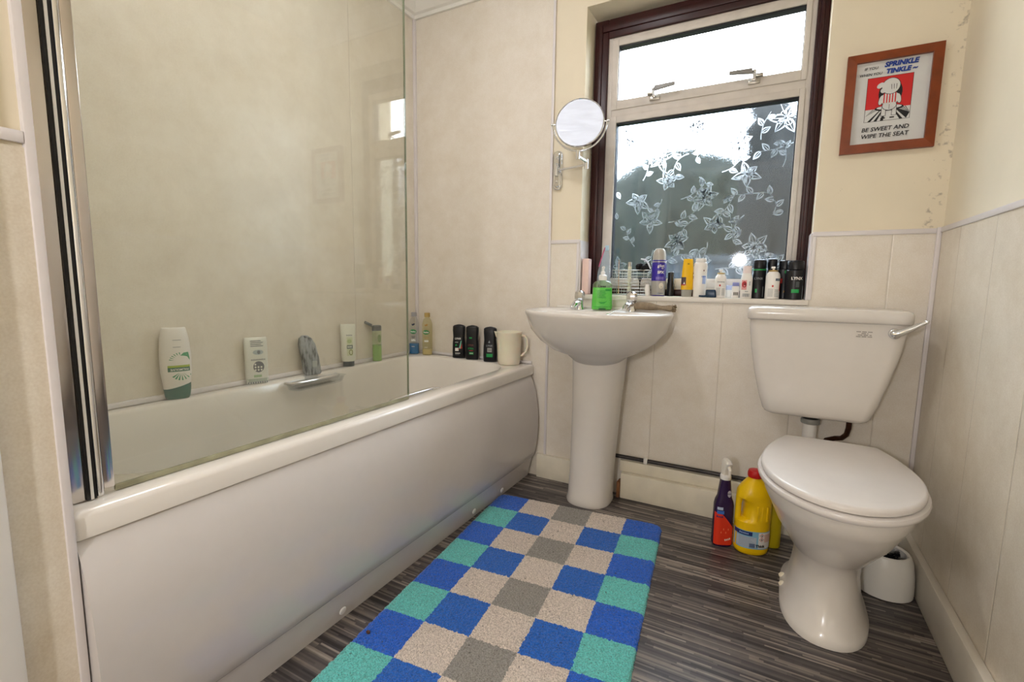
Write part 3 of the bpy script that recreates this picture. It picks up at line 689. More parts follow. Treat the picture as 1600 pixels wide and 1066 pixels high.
for i in range(4): bt.shape(lb, ell(-.012 + .008*i, .055 + .012*(i % 2), .002, .004), plain('light_red', '#f07850', .4), e=.0012)
lb.build('label', None, t, recalc=False)
MB().lathe([(.018, 0), (.0185, .004), (.018, .014), (.0155, .018)], (0, 0, .243)).build('collar', M_WHITE, t)
trg = MB(); tw = plain('cream_trigger', '#ece6da', .35)
trg.loft([rrect(0, 0, .012, .014, .006, .258), rrect(0, 0, .013, .016, .006, .278), rrect(0, -.003, .012, .021, .008, .292), rrect(0, -.006, .011, .026, .008, .306), rrect(0, -.006, .007, .020, .006, .314)])
trg.build('trigger_head', tw, t); MB().tube([(0, -.022, .296), (0, -.034, .285), (0, -.033, .262)], [.006, .005, .004]).build('trigger', tw, t)

YEL = plain('yellow_plastic', '#f2c500', .32)
t = thing('bleach_bottle', 'large yellow bleach bottle with red cap on the floor by the toilet', 'bottle', (1.655, -.215, 0), .32)
# body with a moulded handle opening on its left
bt = Bottle([(.001, .049, .040), (.006, .054, .044), (.018, .056, .046), (.090, .056, .046), (.115, .056, .046)], 2.3, 40)
body = MB(); body.loft(bt.rings() , cap1=False)
N = 40
def H_(cx, a, b_, z, n=2.3): return sell(cx, 0, a, b_, z, n, 40)
body.loft([H_(0, .056, .046, .115), H_(.012, .044, .045, .125), H_(.013, .043, .044, .17), H_(.010, .046, .044, .188), H_(.0, .0555, .045, .197), H_(0, .054, .044, .215), H_(.0, .043, .036, .235), H_(0, .029, .027, .253), H_(0, .021, .021, .262), H_(0, .0195, .0195, .270)], cap0=False)
body.tube([(-.046, 0, .108), (-.0475, 0, .125), (-.0475, 0, .17), (-.044, 0, .20)], [.0115, .010, .010, .013], n=14)
body.build('bottle_body', YEL, t, ang=50)
for i in range(3): MB().box(.0 + i*.015, .006 + i*.015, -.0475 + abs(i)*.0022, -.040, .125, .178, bev=.002).build('moulded_rib', YEL, t)
CP = MB(); CP.lathe([(.023, 0), (.0245, .003), (.0245, .016), (.022, .024), (.012, .027), (.001, .027)], (0, 0, .266), n=24)
for i in range(24):
    a = 2*PI*i/24; CP.box(-.0008, .0008, -.0252, -.0238, .268, .284) if False else None
CP.build('cap', plain('red_cap', '#c01616', .35), t)
lb = MB(); LBL = plain('pale_blue_label', '#7fb4cf', .4); WH = plain('label_white', '#e4e2dc', .45); NV = plain('navy_band', '#19306e', .4); BLK = plain('print_black', '#141414', .5); REDP = plain('red_print', '#cc3a2a', .45); GB = plain('grey_blue_print', '#8798b0', .5)
bt.patch(lb, -.0565, .0565, .026, .088, LBL, nu=20); bt.patch(lb, -.0565, -.010, .072, .086, NV, e=.0011)
bt.patch(lb, -.052, .004, .030, .068, plain('label_grey', '#b3bcc8', .5), e=.0011); bt.patch(lb, .010, .0555, .030, .086, WH, e=.0011)
bt.patch(lb, .030, .054, .052, .080, plain('label_pink', '#d9b7a8', .5), e=.0014)
for k, z in enumerate((.076, .062)):
    bt.shape(lb, [(.021, z-.008), (.029, z), (.021, z+.008), (.013, z)], REDP, e=.0016); bt.shape(lb, [(.021, z-.006), (.027, z), (.021, z+.006), (.015, z)], WH, e=.0019); bt.shape(lb, ell(.021, z, .002, .003), BLK, e=.0022)
bt.text(lb, 'Thick', .017, .038, .013, BLK, e=.0018, bold=.0007)
for k in range(7): bt.patch(lb, -.048, -.004 - (k % 3)*.005, .0335+k*.005, .035+k*.005, GB, e=.0014, nu=8, nv=1)
bt.patch(lb, -.018, .0, .031, .046, plain('slate_print', '#5a6b8a', .5), e=.0016)
bt.text(lb, '______', -.034, .079, .008, plain('pale_print', '#9fb8e0', .5), e=.0016)
lb.build('label', None, t, recalc=False)
t = thing('bleach_bottle', 'narrow yellow bottle half hidden behind the large bleach bottle', 'bottle', (1.715, -.150, 0), .2)
bt = Bottle([(.001, .030, .022), (.006, .033, .025), (.12, .033, .025), (.155, .030, .023), (.18, .018, .017), (.205, .014, .014)], 2.6)
bt.body('bottle_body', plain('mustard_plastic', '#c9b414', .35), t)
MB().lathe([(.016, 0), (.016, .022), (.012, .026)], (0, 0, .203)).build('cap', YEL, t)

# ================================================================= BOTTLES ON THE BATH
GRN = plain('leaf_green', '#3f9d6d', .45); DGR = plain('dark_green_cap', '#0d6457', .35); LIM = plain('lime_band', '#a7bf3a', .45); PWH = plain('bottle_white', '#f3efe9', .3)
GREY = plain('mid_grey_print', '#8f9497', .5)
ZB = zr + .001
t = thing('shampoo_bottle', 'white bottle with dark green cap at its base, leftmost on the bath ledge', 'bottle', (.032, -1.205, ZB), PI/2 - .45); t.scale = (1.08, 1, 1.08)
bt = Bottle([(0.0, .026, .017), (.004, .029, .019), (.035, .033, .022), (.08, .038, .0235), (.13, .0385, .0235), (.175, .035, .021), (.203, .030, .017), (.207, .028, .014)], 2.4)
bt.body('bottle_body', PWH, t)
lb = MB(); lb.grid(lambda i, j: bt.at(-.0335 + .067*i, .0008 + (.030 + .016*i**1.5)*j, .0012), 22, 6, DGR); lb.build('cap', None, t, recalc=False)
lb = MB()
bt.patch(lb, -.020, .033, .082, .094, plain('deep_green_print', '#24705a', .45)); bt.patch(lb, -.020, .033, .094, .100, LIM)
bt.text(lb, 'PALMOLIVE', .008, .088, .0085, PWH, flip=True, bold=.0002)
for k in range(7):
    a = -2.6 + k*.36; bt.shape(lb, [(.012+.006*math.cos(a), .080+.004*math.sin(a)), (.012+.026*math.cos(a-.05), .078+.022*math.sin(a-.05)), (.012+.024*math.cos(a+.12), .078+.022*math.sin(a+.12))], GRN)
for k in range(6):
    a = 1.7 + k*.25; bt.shape(lb, [(.014+.018*math.cos(a), .112+.016*math.sin(a)), (.014+.030*math.cos(a-.05), .113+.024*math.sin(a-.05)), (.014+.029*math.cos(a+.07), .113+.024*math.sin(a+.07))], GRN)
bt.shape(lb, [(.012, .128), (.020, .136), (.031, .137), (.033, .125), (.034, .112), (.028, .124), (.020, .127)], GRN)
bt.patch(lb, -.004, .014, .152, .1535, GREY, nv=1); bt.patch(lb, -.004, .016, .172, .1735, GREY, nv=1)
lb.build('label', None, t, recalc=False)
t = thing('conditioner_bottle', 'flat white pack with grey-green print, second from left on the bath ledge', 'bottle', (.030, -.938, ZB), PI/2 - .40); t.scale = (1.08, 1, 1.12)
bt = Bottle([(0.0, .030, .013), (.003, .033, .016), (.02, .034, .017), (.13, .0345, .015), (.146, .034, .011), (.150, .033, .007)], 4)
bt.body('bottle_body', plain('pale_pack', '#e7e9e0', .35), t)
lb = MB(); SLT = plain('slate_grey_print', '#7f8790', .5); PGR = plain('pale_green_print', '#a7c49a', .5)
for k in range(4): bt.patch(lb, -.018, .020 - .006*(k % 2), .122+k*.0055, .1245+k*.0055, SLT, nv=1)
bt.shape(lb, ell(.004, .103, .016, .008), plain('pale_blue_print', '#b8c6cc', .5)); bt.shape(lb, ell(.006, .103, .005, .006), SLT, e=.0012)
for k in range(5): bt.text(lb, '___', -.012 + k*.008, .079, .007, GREY)
bt.shape(lb, ell(.004, .056, .0165, .018), plain('dark_slate_print', '#6a6e78', .5)); 
for k in range(7): bt.shape(lb, ell(-.006 + (k % 3)*.009, .046 + (k//3)*.009, .003, .003), plain('pale_pack', '#e7e9e0', .35), e=.0013)
bt.patch(lb, -.012, .012, .022, .030, PGR); bt.patch(lb, -.033, .033, .006, .018, plain('dull_green_grey', '#b4bfb2', .5))
for k in range(9): bt.patch(lb, -.03+k*.007, -.026+k*.007, .002, .008, SLT, e=.0012, nu=1, nv=1)
lb.build('label', None, t, recalc=False)
# grey marbled sponge
gmat, n_, l_, b_ = _mat('grey_marbled_foam'); tc_ = n_.new('ShaderNodeTexCoord'); mp = n_.new('ShaderNodeMapping'); mp.inputs['Scale'].default_value = (90, 90, 16)
nz = n_.new('ShaderNodeTexNoise'); nz.inputs['Detail'].default_value = 6; nz.inputs['Scale'].default_value = 1.3; rr_ = n_.new('ShaderNodeValToRGB')
l_.new(tc_.outputs['Object'], mp.inputs[0]); l_.new(mp.outputs[0], nz.inputs['Vector']); l_.new(nz.outputs['Fac'], rr_.inputs[0]); l_.new(rr_.outputs[0], b_.inputs['Base Color'])
rr_.color_ramp.elements[0].position = .36; rr_.color_ramp.elements[0].color = srgb('#3a3f44'); rr_.color_ramp.elements[1].position = .52; rr_.color_ramp.elements[1].color = srgb('#a0a5a8'); b_.inputs['Roughness'].default_value = .9
t = thing('bath_sponge', 'grey marbled pad leaning on the wall above the clear tray', 'sponge', (.052, -.716, ZB), PI/2 - .42); t.scale = (1.1, 1, 1.1)
o = MB().loft([rrect(0, 0, .026, .014, .007, 0), rrect(0, .002, .030, .016, .008, .006), rrect(-.006, .006, .030, .016, .008, .06), rrect(-.014, .011, .028, .015, .008, .11), rrect(-.018, .014, .021, .013, .008, .132), rrect(-.019, .016, .010, .008, .005, .141)]).build('pad', gmat, t)
MB().box(-.002, .013, -.0175, -.0135, .028, .050).build('tag', plain('pale_tag', '#b9bdbb', .6), t)
# clear tray hooked on the rim
t = thing('soap_tray', 'clear plastic tray hooked over the bath edge below the grey pad', 'tray', (.070, -.74, 0), 0)
b = MB(); b.loft([rrect(.035, 0, .018, .105, .016, .502), rrect(.035, 0, .024, .118, .02, .507), rrect(.035, 0, .030, .13, .026, .528), rrect(.035, 0, .033, .134, .028, .531), rrect(.035, 0, .029, .130, .026, .532), rrect(.035, 0, .022, .115, .02, .51), rrect(.035, 0, .015, .10, .014, .506)])
b.build('tray', M_CLEAR, t)
b = MB()
for k in range(14): b.box(.018, .052, -.085+k*.012, -.081+k*.012, .506, .512)
b.build('tray_rib', M_CLEAR, t); MB().box(-.016, .006, -.03, .03, .5412, .5432).box(.003, .006, -.03, .03, .528, .5412).build('hook', M_CLEAR, t)
# tube on its dark cap
t = thing('conditioner_tube', 'white tube with green label standing on its dark cap on the ledge', 'bottle', (.034, -.510, ZB), PI/2 - .62); t.scale = (1.05, 1, 1.28)
bt = Bottle([(.0, .021, .016), (.018, .022, .017), (.0185, .026, .019), (.03, .028, .020), (.09, .0295, .016), (.135, .0305, .008), (.146, .031, .003)], 2.2)
bt.body('bottle_body', plain('pale_tube', '#e9ebdd', .3), t)
lb = MB(); DK = plain('charcoal_cap', '#4c5358', .35); bt.patch(lb, -.0225, .0225, .0005, .018, DK, e=.0015, nu=16, nv=2); bt.text(lb, ' ', 0, 0, .001, DK); lb.build('cap', None, t, recalc=False)
lb = MB(); bt.patch(lb, -.008, .016, .038, .102, plain('pale_green_label', '#d6ddb8', .45)); bt.patch(lb, -.008, .016, .062, .075, plain('slate_band', '#6f7d7a', .5), e=.0012)
bt.shape(lb, ell(.008, .050, .008, .010), plain('olive_print', '#8a8f58', .5), e=.0012); bt.shape(lb, ell(.008, .050, .005, .007), plain('pale_green_label', '#d6ddb8', .45), e=.0015); bt.shape(lb, ell(.003, .088, .009, .007), plain('soft_green', '#b7c88e', .5), e=.0012)
bt.text(lb, '______', .004, .108, .0075, GREY); bt.text(lb, '____', .004, .0685, .008, plain('pale_tube', '#e9ebdd', .3), e=.0016)
lb.build('label', None, t, recalc=False)
# green flip top bottle
t = thing('shower_gel_bottle', 'clear bottle half full of green gel with its dark cap flipped open', 'bottle', (.034, -.335, ZB), PI/2 - .7); t.scale = (1, 1, 1.2)
bt = Bottle([(.0, .020, .015), (.003, .022, .017), (.12, .021, .016)], 2.4); bt.body('bottle_body', M_CLEARG, t)
Bottle([(.001, .0185, .0135), (.003, .0205, .0155), (.064, .0203, .0153)], 2.4).body('green_gel', plain('lime_gel', '#8fc43c', .25), t)
Bottle([(.120, .0215, .0165), (.138, .0215, .0165), (.141, .018, .013)], 2.4).body('cap', DK, t)
MB().loft([rrect(0, 0, .018, .013, .008, 0), rrect(0, 0, .019, .014, .008, .003), rrect(0, 0, .018, .013, .008, .010)]).build('flip_lid', DK, t).matrix_local = Matrix.Translation((-.040, 0, .143)) @ Matrix.Rotation(.4, 4, 'Y')
lb = MB(); bt.shape(lb, ell(.010, .090, .008, .016), plain('olive_leaf', '#6f8a4a', .5)); bt.patch(lb, .002, .018, .062, .066, plain('olive_leaf', '#6f8a4a', .5)); lb.build('label', None, t, recalc=False)
# two bath soak bottles
RG = plain('badge_green', '#1f8a4c', .4)
def soak(loc, rot, label, capm, liqm, lh, wrapm, txtm, base=None):
    t = thing('bath_soak_bottle', label, 'bottle', loc, rot, None)
    bt = Bottle([(0, .023, .017), (.004, .026, .020), (.16, .026, .020), (.180, .020, .017), (.192, .012, .012), (.198, .011, .011)], 2.6)
    bt.body('bottle_body', wrapm, t)
    Bottle([(.001, .022, .016), (.004, .0245, .0185), (lh, .0245, .0185)], 2.6).body('liquid', liqm, t)
    MB().lathe([(.0145, 0), (.0145, .018), (.013, .021)], (0, 0, .196), n=24).build('cap', capm, t)
    lb = MB(); bt.shape(lb, ell(0, .118, .0175, .0115), RG); bt.text(lb, 'Radox', 0, .118, .0105, PWH, e=.0014, bold=.0004)
    bt.shape(lb, ell(-.003, .154, .004, .005, rot=.6), txtm); bt.shape(lb, ell(.004, .156, .004, .006, rot=-.6), txtm)
    for k in range(5): bt.shape(lb, [(0, .095), (.012*math.cos(-.3-k*.6)+.001, .095+.012*math.sin(-.3-k*.6)), (.012*math.cos(-.45-k*.6), .095+.012*math.sin(-.45-k*.6))], txtm)
    bt.patch(lb, -.010, .012, .068, .077, plain('soft_white_print', '#dfe2dc', .5)); bt.text(lb, '______', 0, .040, .005, PWH)
    lb.build('label', None, t, recalc=False); return t
soak((.030, -.060, ZB), .42, 'clear bottle with blue liquid and grey cap on the bath corner', plain('pale_grey_cap', '#a7a5a6', .4), plain('blue_soak', '#0f6fa8', .15), .055, M_CLEAR, plain('print_navy', '#2a3550', .5))
soak((.108, -.050, ZB), .35, 'clear yellowish bottle with a gold cap beside the blue one', plain('gold_cap', '#b59a58', .4), plain('cream_soak', '#e2d3a6', .3), .028, M_CLEARY, plain('print_gold', '#b58c4a', .5))
# three black gels
BK = plain('matte_black_bottle', '#0d0f16', .35); GRB = plain('bright_green', '#1f9a4e', .45); PR = plain('gel_red', '#b8322a', .45)
def gel(x, y, rot, label, kind):
    t = thing('body_wash_bottle', label, 'bottle', (x, y, ZB), rot, 'black body wash bottles on the bath rim')
    bt = Bottle([(0, .029, .016), (.004, .032, .019), (.03, .033, .020), (.075, .032, .019), (.105, .029, .018), (.140, .0315, .0185), (.158, .031, .017), (.164, .024, .013), (.168, .006, .006)], 3.0)
    bt.body('bottle_body', BK, t)
    lb = MB()
    if kind == 0:
        bt.text(lb, 'LYNX', -.002, .098, .012, PWH, bold=.0004); bt.shape(lb, [(.004, .052), (.013, .088), (.016, .088), (.011, .048)], plain('mint_print', '#7fd0b4', .4)); bt.shape(lb, [(-.004, .044), (.012, .058), (.018, .074), (.020, .050)], PR)
        bt.patch(lb, -.016, .002, .036, .052, PWH); bt.patch(lb, -.016, .010, .024, .027, PWH, nv=1); bt.patch(lb, -.016, .006, .018, .020, GREY, nv=1); bt.shape(lb, [(-.016, .060), (-.006, .062), (-.008, .072), (-.014, .070)], GRB)
        bt.text(lb, '______', -.008, .080, .005, PWH)
    elif kind == 1:
        bt.patch(lb, -.012, .002, .104, .111, GRB); bt.text(lb, 'LYNX', -.004, .072, .011, plain('dull_red_print', '#7b4440', .5), bold=.0003); bt.text(lb, 'XTRA', -.004, .055, .011, GRB, bold=.0004); bt.patch(lb, -.012, .008, .044, .047, PR, nv=1)
        bt.patch(lb, -.012, .010, .026, .038, GRB); bt.text(lb, '_____', 0, .032, .006, PWH, e=.0015)
    else:
        bt.text(lb, 'LYNX', 0, .078, .012, GREY, bold=.0003); bt.patch(lb, -.010, .012, .048, .068, plain('grey_panel', '#9d9c98', .5)); bt.patch(lb, -.014, .016, .024, .040, GRB); bt.shape(lb, [(-.006, .092), (0, .104), (.004, .092)], GREY)
        bt.patch(lb, -.006, .010, .056, .058, BK, e=.0013, nv=1)
    bt.patch(lb, -.032, .032, .0005, .003, plain('grey_foot', '#55575c', .5), e=.0008, nv=1)
    lb.build('label', None, t, recalc=False)
gel(.304, -.045, .36, 'black body wash bottle with red and mint flash, leftmost of three', 0)
gel(.386, -.050, .34, 'black body wash bottle with green and red lines, middle of three', 1)
gel(.494, -.060, .30, 'black body wash bottle with grey square and green band, beside the jug', 2)
# jug
t = thing('plastic_jug', 'cloudy cream plastic jug on the far right corner of the bath', 'jug', (.603, -.072, ZB), .5)
jm, n_, l_, b_ = _mat('cloudy_cream_plastic'); b_.inputs['Base Color'].default_value = srgb('#efe6d0'); b_.inputs['Roughness'].default_value = .3; b_.inputs['Subsurface Weight'].default_value = .25; b_.inputs['Subsurface Scale'].default_value = .02
nz = n_.new('ShaderNodeTexNoise'); nz.inputs['Scale'].default_value = 12; tcx = n_.new('ShaderNodeTexCoord'); l_.new(tcx.outputs['Object'], nz.inputs['Vector']); rx = n_.new('ShaderNodeValToRGB'); rx.color_ramp.elements[0].color = srgb('#e8dcc0'); rx.color_ramp.elements[1].color = srgb('#f6ebdc'); l_.new(nz.outputs['Fac'], rx.inputs[0]); l_.new(rx.outputs[0], b_.inputs['Base Color'])
MB().lathe([(.047, 0), (.051, .003), (.053, .03), (.056, .10), (.0575, .145), (.0600, .150), (.0595, .152), (.0565, .148), (.054, .10), (.050, .03), (.045, .006), (.001, .005)], n=40, cap1=False).build('jug_body', jm, t, ang=50)
MB().tube([(.054, 0, .135), (.072, 0, .132), (.084, 0, .115), (.086, 0, .085), (.078, 0, .058), (.062, 0, .042), (.052, 0, .040)], [.006, .0065, .0065, .0065, .0065, .0065, .006], n=12).build('handle', jm, t)
MB().loft([[(-.058, -.012, .151), (-.058, .012, .151), (-.058, 0, .120)], [(-.070, -.004, .153), (-.070, .004, .153), (-.064, 0, .135)]]).build('spout', jm, t)

# ================================================================= ON THE BASIN
t = thing('soap_dispenser', 'clear pump bottle of bright green hand soap on the basin ledge', 'soap', (1.046, -.088, .8118), .38)
bt = Bottle([(0, .038, .020), (.004, .042, .023), (.02, .043, .024), (.085, .040, .023), (.105, .039, .022), (.116, .030, .019), (.120, .014, .014), (.124, .012, .012)], 2.6)
bt.body('bottle_body', M_CLEARG, t)
gg = plain('green_soap', '#3fd62c', .25); Bottle([(.0015, .036, .0185), (.004, .0405, .0215), (.02, .0415, .0225), (.085, .0385, .0215), (.092, .0382, .0212)], 2.6).body('green_soap', gg, t)
lb = MB(); bt.text(lb, 'Carex', -.004, .097, .013, BLK, bold=.0004)
DG = plain('soap_dark_green', '#1f9a2c', .4); bt.patch(lb, .010, .034, .078, .086, DG); 
for k in range(6): bt.patch(lb, -.022, .014 - .003*(k % 3), .050+k*.0055, .0525+k*.0055, DG, nv=1)
bt.shape(lb, [(-.016, .034), (-.006, .026), (.008, .028), (.018, .038), (.006, .033), (-.006, .034)], DG); bt.patch(lb, -.034, .034, .013, .0145, DG, nv=1); bt.patch(lb, -.014, .014, .002, .008, plain('soap_deep_green', '#1a5f28', .4))
lb.build('label', None, t, recalc=False)
MB().lathe([(.016, 0), (.0165, .002), (.0165, .018), (.013, .022), (.009, .023), (.009, .034), (.005, .036), (.005, .05)], (0, 0, .122), M_WHITE).box(-.005, .005, -.034, .006, .168, .178, M_WHITE, .003).build('pump', None, t)
# rolled flannel
flm = plain('taupe_flannel', '#9a8870', .95, noise=.35, nscale=60, bump=1, bscale=250)
b = MB(); pts = []
rings = []
for i in range(15):
    t_ = i/14; x = .0 + .155*t_; rad = (.0155 + .003*math.sin(7*t_) - .003*t_)*(1 if .02 < t_ < .98 else .7); yy = .012*math.sin(4*t_); zz = .0165 + .004*math.sin(5*t_+.5)*(1-t_) - .002*t_
    rings.append([(x, yy + rad*1.3*math.cos(a)*(1+.06*math.sin(3*a+9*t_)), zz + rad*.95*math.sin(a)*(1+.07*math.sin(2*a+11*t_))) for a in [2*PI*k/20 for k in range(20)]])
b.loft(rings); o = b.build('flannel', flm, ang=60, loc=(1.178, -.080, .815), rotz=-.10); tag(o, 'rolled taupe flannel lying on the right end of the basin', 'cloth')
MB2 = MB()
for k in range(7):
    a = k*.9; MB2.tube([(.150, .004+.012*math.cos(a), .014+.010*math.sin(a)), (.160, .004+.016*math.cos(a+.4), .014+.011*math.sin(a+.4)), (.156, .004+.008*math.cos(a+.9), .014+.008*math.sin(a+.9))], [.005, .004, .003], n=8)
MB2.build('fringe', flm, o)

# ================================================================= MIRROR
mr = thing('shaving_mirror', 'round chrome magnifying mirror on a folding arm beside the window', 'mirror', (.797, 0, 1.41))
b = MB()
def stadium(w_, h_, y, n=14):
    pts = []
    for i in range(n+1): a = PI*i/n; pts.append((w_*math.cos(a), y, h_-w_+w_*math.sin(a)))
    for i in range(n+1): a = PI + PI*i/n; pts.append((w_*math.cos(a), y, -h_+w_+w_*math.sin(a)))
    return pts
b.loft([stadium(.021, .083, -.0005), stadium(.021, .083, -.006), stadium(.018, .080, -.009), stadium(.012, .074, -.009), stadium(.0115, .0735, -.013), stadium(.009, .071, -.015)]); b.build('wall_plate', M_CHROME, mr, ang=30)
for z in (-.05, .05): MB().disc((0, -.013, z), (0, -1, 0), .006, .004, bev=.0015).build('screw', M_CHROME, mr)
el = Vector((.150, -.055, -.002)); post = Vector((.135, -.118, .022))
b = MB(); b.tube([(0, -.022, -.026), (0, -.022, .026)], .0085, n=16); b.box(-.006, .006, -.022, -.008, -.02, .02, bev=.002); b.tube([(0, -.022, -.004), el], .0045, n=12); b.build('arm', M_CHROME, mr)
b = MB(); b.tube([el + Vector((0, 0, -.017)), el + Vector((0, 0, .022))], .0085, n=16); b.tube([el + Vector((0, 0, .012)), post + Vector((0, 0, -.002))], .006, n=12); b.tube([post + Vector((0, 0, -.014)), post + Vector((0, 0, .020))], .008, n=16); b.build('forearm', M_CHROME, mr)
mc = post + Vector((.004, -.0, .1175+.008))          # centre of the disc
nrm = Vector((.36, -1.70, .24)).normalized()
side = Vector((0, 0, 1)).cross(nrm).normalized(); upv = nrm.cross(side)
Rm = .0985
b = MB(); hor = Vector((nrm.x, nrm.y, 0)).normalized()
arc = [mc + side*(Rm+.009)*math.cos(a) + Vector((0, 0, 1))*(Rm+.009)*math.sin(a) for a in [PI + PI*i/28 for i in range(29)]]
b.tube(arc, .0036, n=8); b.tube([arc[0], mc - side*(Rm-.002)], .003, n=8); b.tube([arc[-1], mc + side*(Rm-.002)], .003, n=8); b.ball(arc[0] - side*.004, .0055); b.ball(arc[-1] + side*.004, .0055)
b.tube([post + Vector((0, 0, .015)), arc[14]], .004, n=8)
b.build('yoke', M_CHROME, mr, ang=60)
fr = MB(); n = 56
def rg(r, h): return [mc + nrm*h + side*r*math.cos(2*PI*i/n) + upv*r*math.sin(2*PI*i/n) for i in range(n)]
fr.loft([rg(.085, -.010), rg(.094, -.008), rg(Rm, -.002), rg(Rm, .004), rg(Rm-.003, .006), rg(Rm-.0045, .004)], cap1=False); fr.build('rim', M_CHROME, mr, ang=40)
mm, n_, l_, b_ = _mat('smeared_mirror'); b_.inputs['Metallic'].default_value = 1; b_.inputs['Base Color'].default_value = (.43, .45, .49, 1)
tcx = n_.new('ShaderNodeTexCoord'); mp = n_.new('ShaderNodeMapping'); mp.inputs['Scale'].default_value = (4, 4, 22); mp.inputs['Rotation'].default_value = (0, .8, 0); nz = n_.new('ShaderNodeTexNoise'); nz.inputs['Scale'].default_value = 6; nz.inputs['Detail'].default_value = 8
l_.new(tcx.outputs['Object'], mp.inputs[0]); l_.new(mp.outputs[0], nz.inputs['Vector']); mrn = n_.new('ShaderNodeMapRange'); mrn.inputs['To Min'].default_value = .38; mrn.inputs['To Max'].default_value = .62; l_.new(nz.outputs['Fac'], mrn.inputs['Value']); l_.new(mrn.outputs[0], b_.inputs['Roughness'])
gl = MB(); gl.loft([rg(Rm-.0045, .0042), rg(.07, .0028), rg(.04, .0014), rg(.012, .0008)], cap0=False); gl.build('mirror_glass', mm, mr, ang=80)

# ================================================================= PICTURE
pic = thing('framed_print', 'framed cartoon print about the toilet seat on the upper right wall', 'picture', (1.9515, .0055, 1.518))
WD = plain('varnished_wood', '#8a3f16', .4, noise=.3, nscale=22)
b = MB(); hw, hh, fwid = .1235, .155, .0265
for q in range(4):
    def cn(w_, h_): return [(-w_, -h_), (w_, -h_), (w_, h_), (-w_, h_)]
    o_, i_ = cn(hw, hh), cn(hw-fwid, hh-fwid); a, c_ = o_[q], o_[(q+1) % 4]; d, e = i_[q], i_[(q+1) % 4]
    b.raw([(a[0], 0, a[1]), (c_[0], 0, c_[1]), (c_[0], -.016, c_[1]), (a[0], -.016, a[1]), (d[0], -.019, d[1]), (e[0], -.019, e[1]), (e[0], -.005, e[1]), (d[0], -.005, d[1])], [(0, 1, 2, 3), (3, 2, 5, 4), (4, 5, 6, 7), (0, 3, 4, 7), (1, 6, 5, 2)], WD)
b.build('frame', None, pic)
PP = plain('poster_paper', '#d6d7d6', .5); pw, ph = hw-fwid+.002, hh-fwid+.002
MB().box(-pw, pw, -.006, -.003, -ph, ph).build('paper', PP, pic)
INK = plain('poster_black', '#17161a', .6); PRED = plain('poster_red', '#cf1d1f', .5); PBL = plain('poster_blue', '#1c3f97', .5)
b = MB(); lay = [0]
def sh(poly, m, y=None):
    lay[0] += 1; yy = -.0062 - .00003*lay[0]
    b.raw([(-pw + 2*pw*x, yy, ph - 2*ph*z) for x, z in poly], [list(range(len(poly)))], m)
def st(s_, x, z, size, m, bold=0, al='CENTER', shear=.15, ch=1.0, tilt=0):
    v, f = text_geo(s_, size, bold, al, shear, ch); b.raw([(-pw + 2*pw*x + p, -.0085, ph - 2*ph*z + q + tilt*p) for p, q in v], f, m)
L_, T__, R__, B__ = .185, .20, .775, .72
sh([(L_-.006, B__+.004), (R__+.006, B__+.004), (R__+.006, T__-.004), (L_-.006, T__-.004)], INK)
sh([(L_, B__), (R__, B__), (R__, T__), (L_, T__)], PRED)
sh([(L_, B__), (R__, B__), (R__, .575), (L_, .575)], PP)
for k in range(-7, 9):                           # converging floor stripes
    a0, a1 = .48 + k*.028, .48 + k*.028+.013; c0, c1 = .48 + k*.085, .48 + k*.085 + .042
    cl = lambda v: max(L_, min(R__, v))
    if abs(k-.5) > 1.2: sh([(cl(c0), B__ if L_ <= c0 <= R__ else .655), (cl(c1), B__ if L_ <= c1 <= R__ else .655), (cl(a1), .578), (cl(a0), .578)], INK)
sh([(x, z) for x, z in ell(.50, .40, .155, .16)], INK)
sh(ell(.50, .575, .19, .035), INK); sh(ell(.50, .568, .165, .022), PP)
for x in (.43, .57): sh([(x-.035, .67), (x+.035, .67), (x+.03, .56), (x-.03, .56)], INK); sh([(x-.028, .665), (x+.028, .665), (x+.024, .56), (x-.024, .56)], PP)
sh(ell(.50, .545, .098, .062), INK); sh(ell(.50, .545, .090, .056), PP); sh([(.497, .59), (.503, .59), (.503, .535), (.497, .535)], INK)
for x in (.385, .615): sh(ell(x, .475, .034, .065, rot=.3 if x < .5 else -.3), INK); sh(ell(x, .475, .028, .058, rot=.3 if x < .5 else -.3), PP)
sh([(.405, .52), (.595, .52), (.60, .42), (.56, .395), (.44, .395), (.40, .42)], PP)
for k in range(5): sh([(.415+k*.037, .515), (.432+k*.037, .515), (.430+k*.037, .40), (.414+k*.037, .40)], PRED)
sh(ell(.50, .32, .125, .098), INK); sh(ell(.50, .32, .117, .092), PP); sh(ell(.40, .365, .035, .028), PP); sh(ell(.36, .30, .05, .03, rot=-.4), PP)
for k in range(3): sh([(.50+k*.035, .30), (.507+k*.035, .30), (.515+k*.03, .36), (.509+k*.03, .36)], INK)
for k in (.40, .52): sh([(k, .70), (k+.06, .70), (k+.06, .685), (k, .685)], INK)
st('IF YOU', .21, .085, .0115, INK, .0002); st('SPRINKLE', .60, .065, .0200, PBL, .0011, shear=.2, tilt=.0)
st('WHEN YOU', .21, .155, .011, INK, .0002); st('TINKLE ~', .61, .145, .0190, PBL, .0011, shear=.2)
st('BE SWEET AND', .47, .82, .0180, INK, .0003); st('WIPE THE SEAT', .47, .90, .0180, INK, .0003)
b.build('artwork', None, pic, recalc=False)

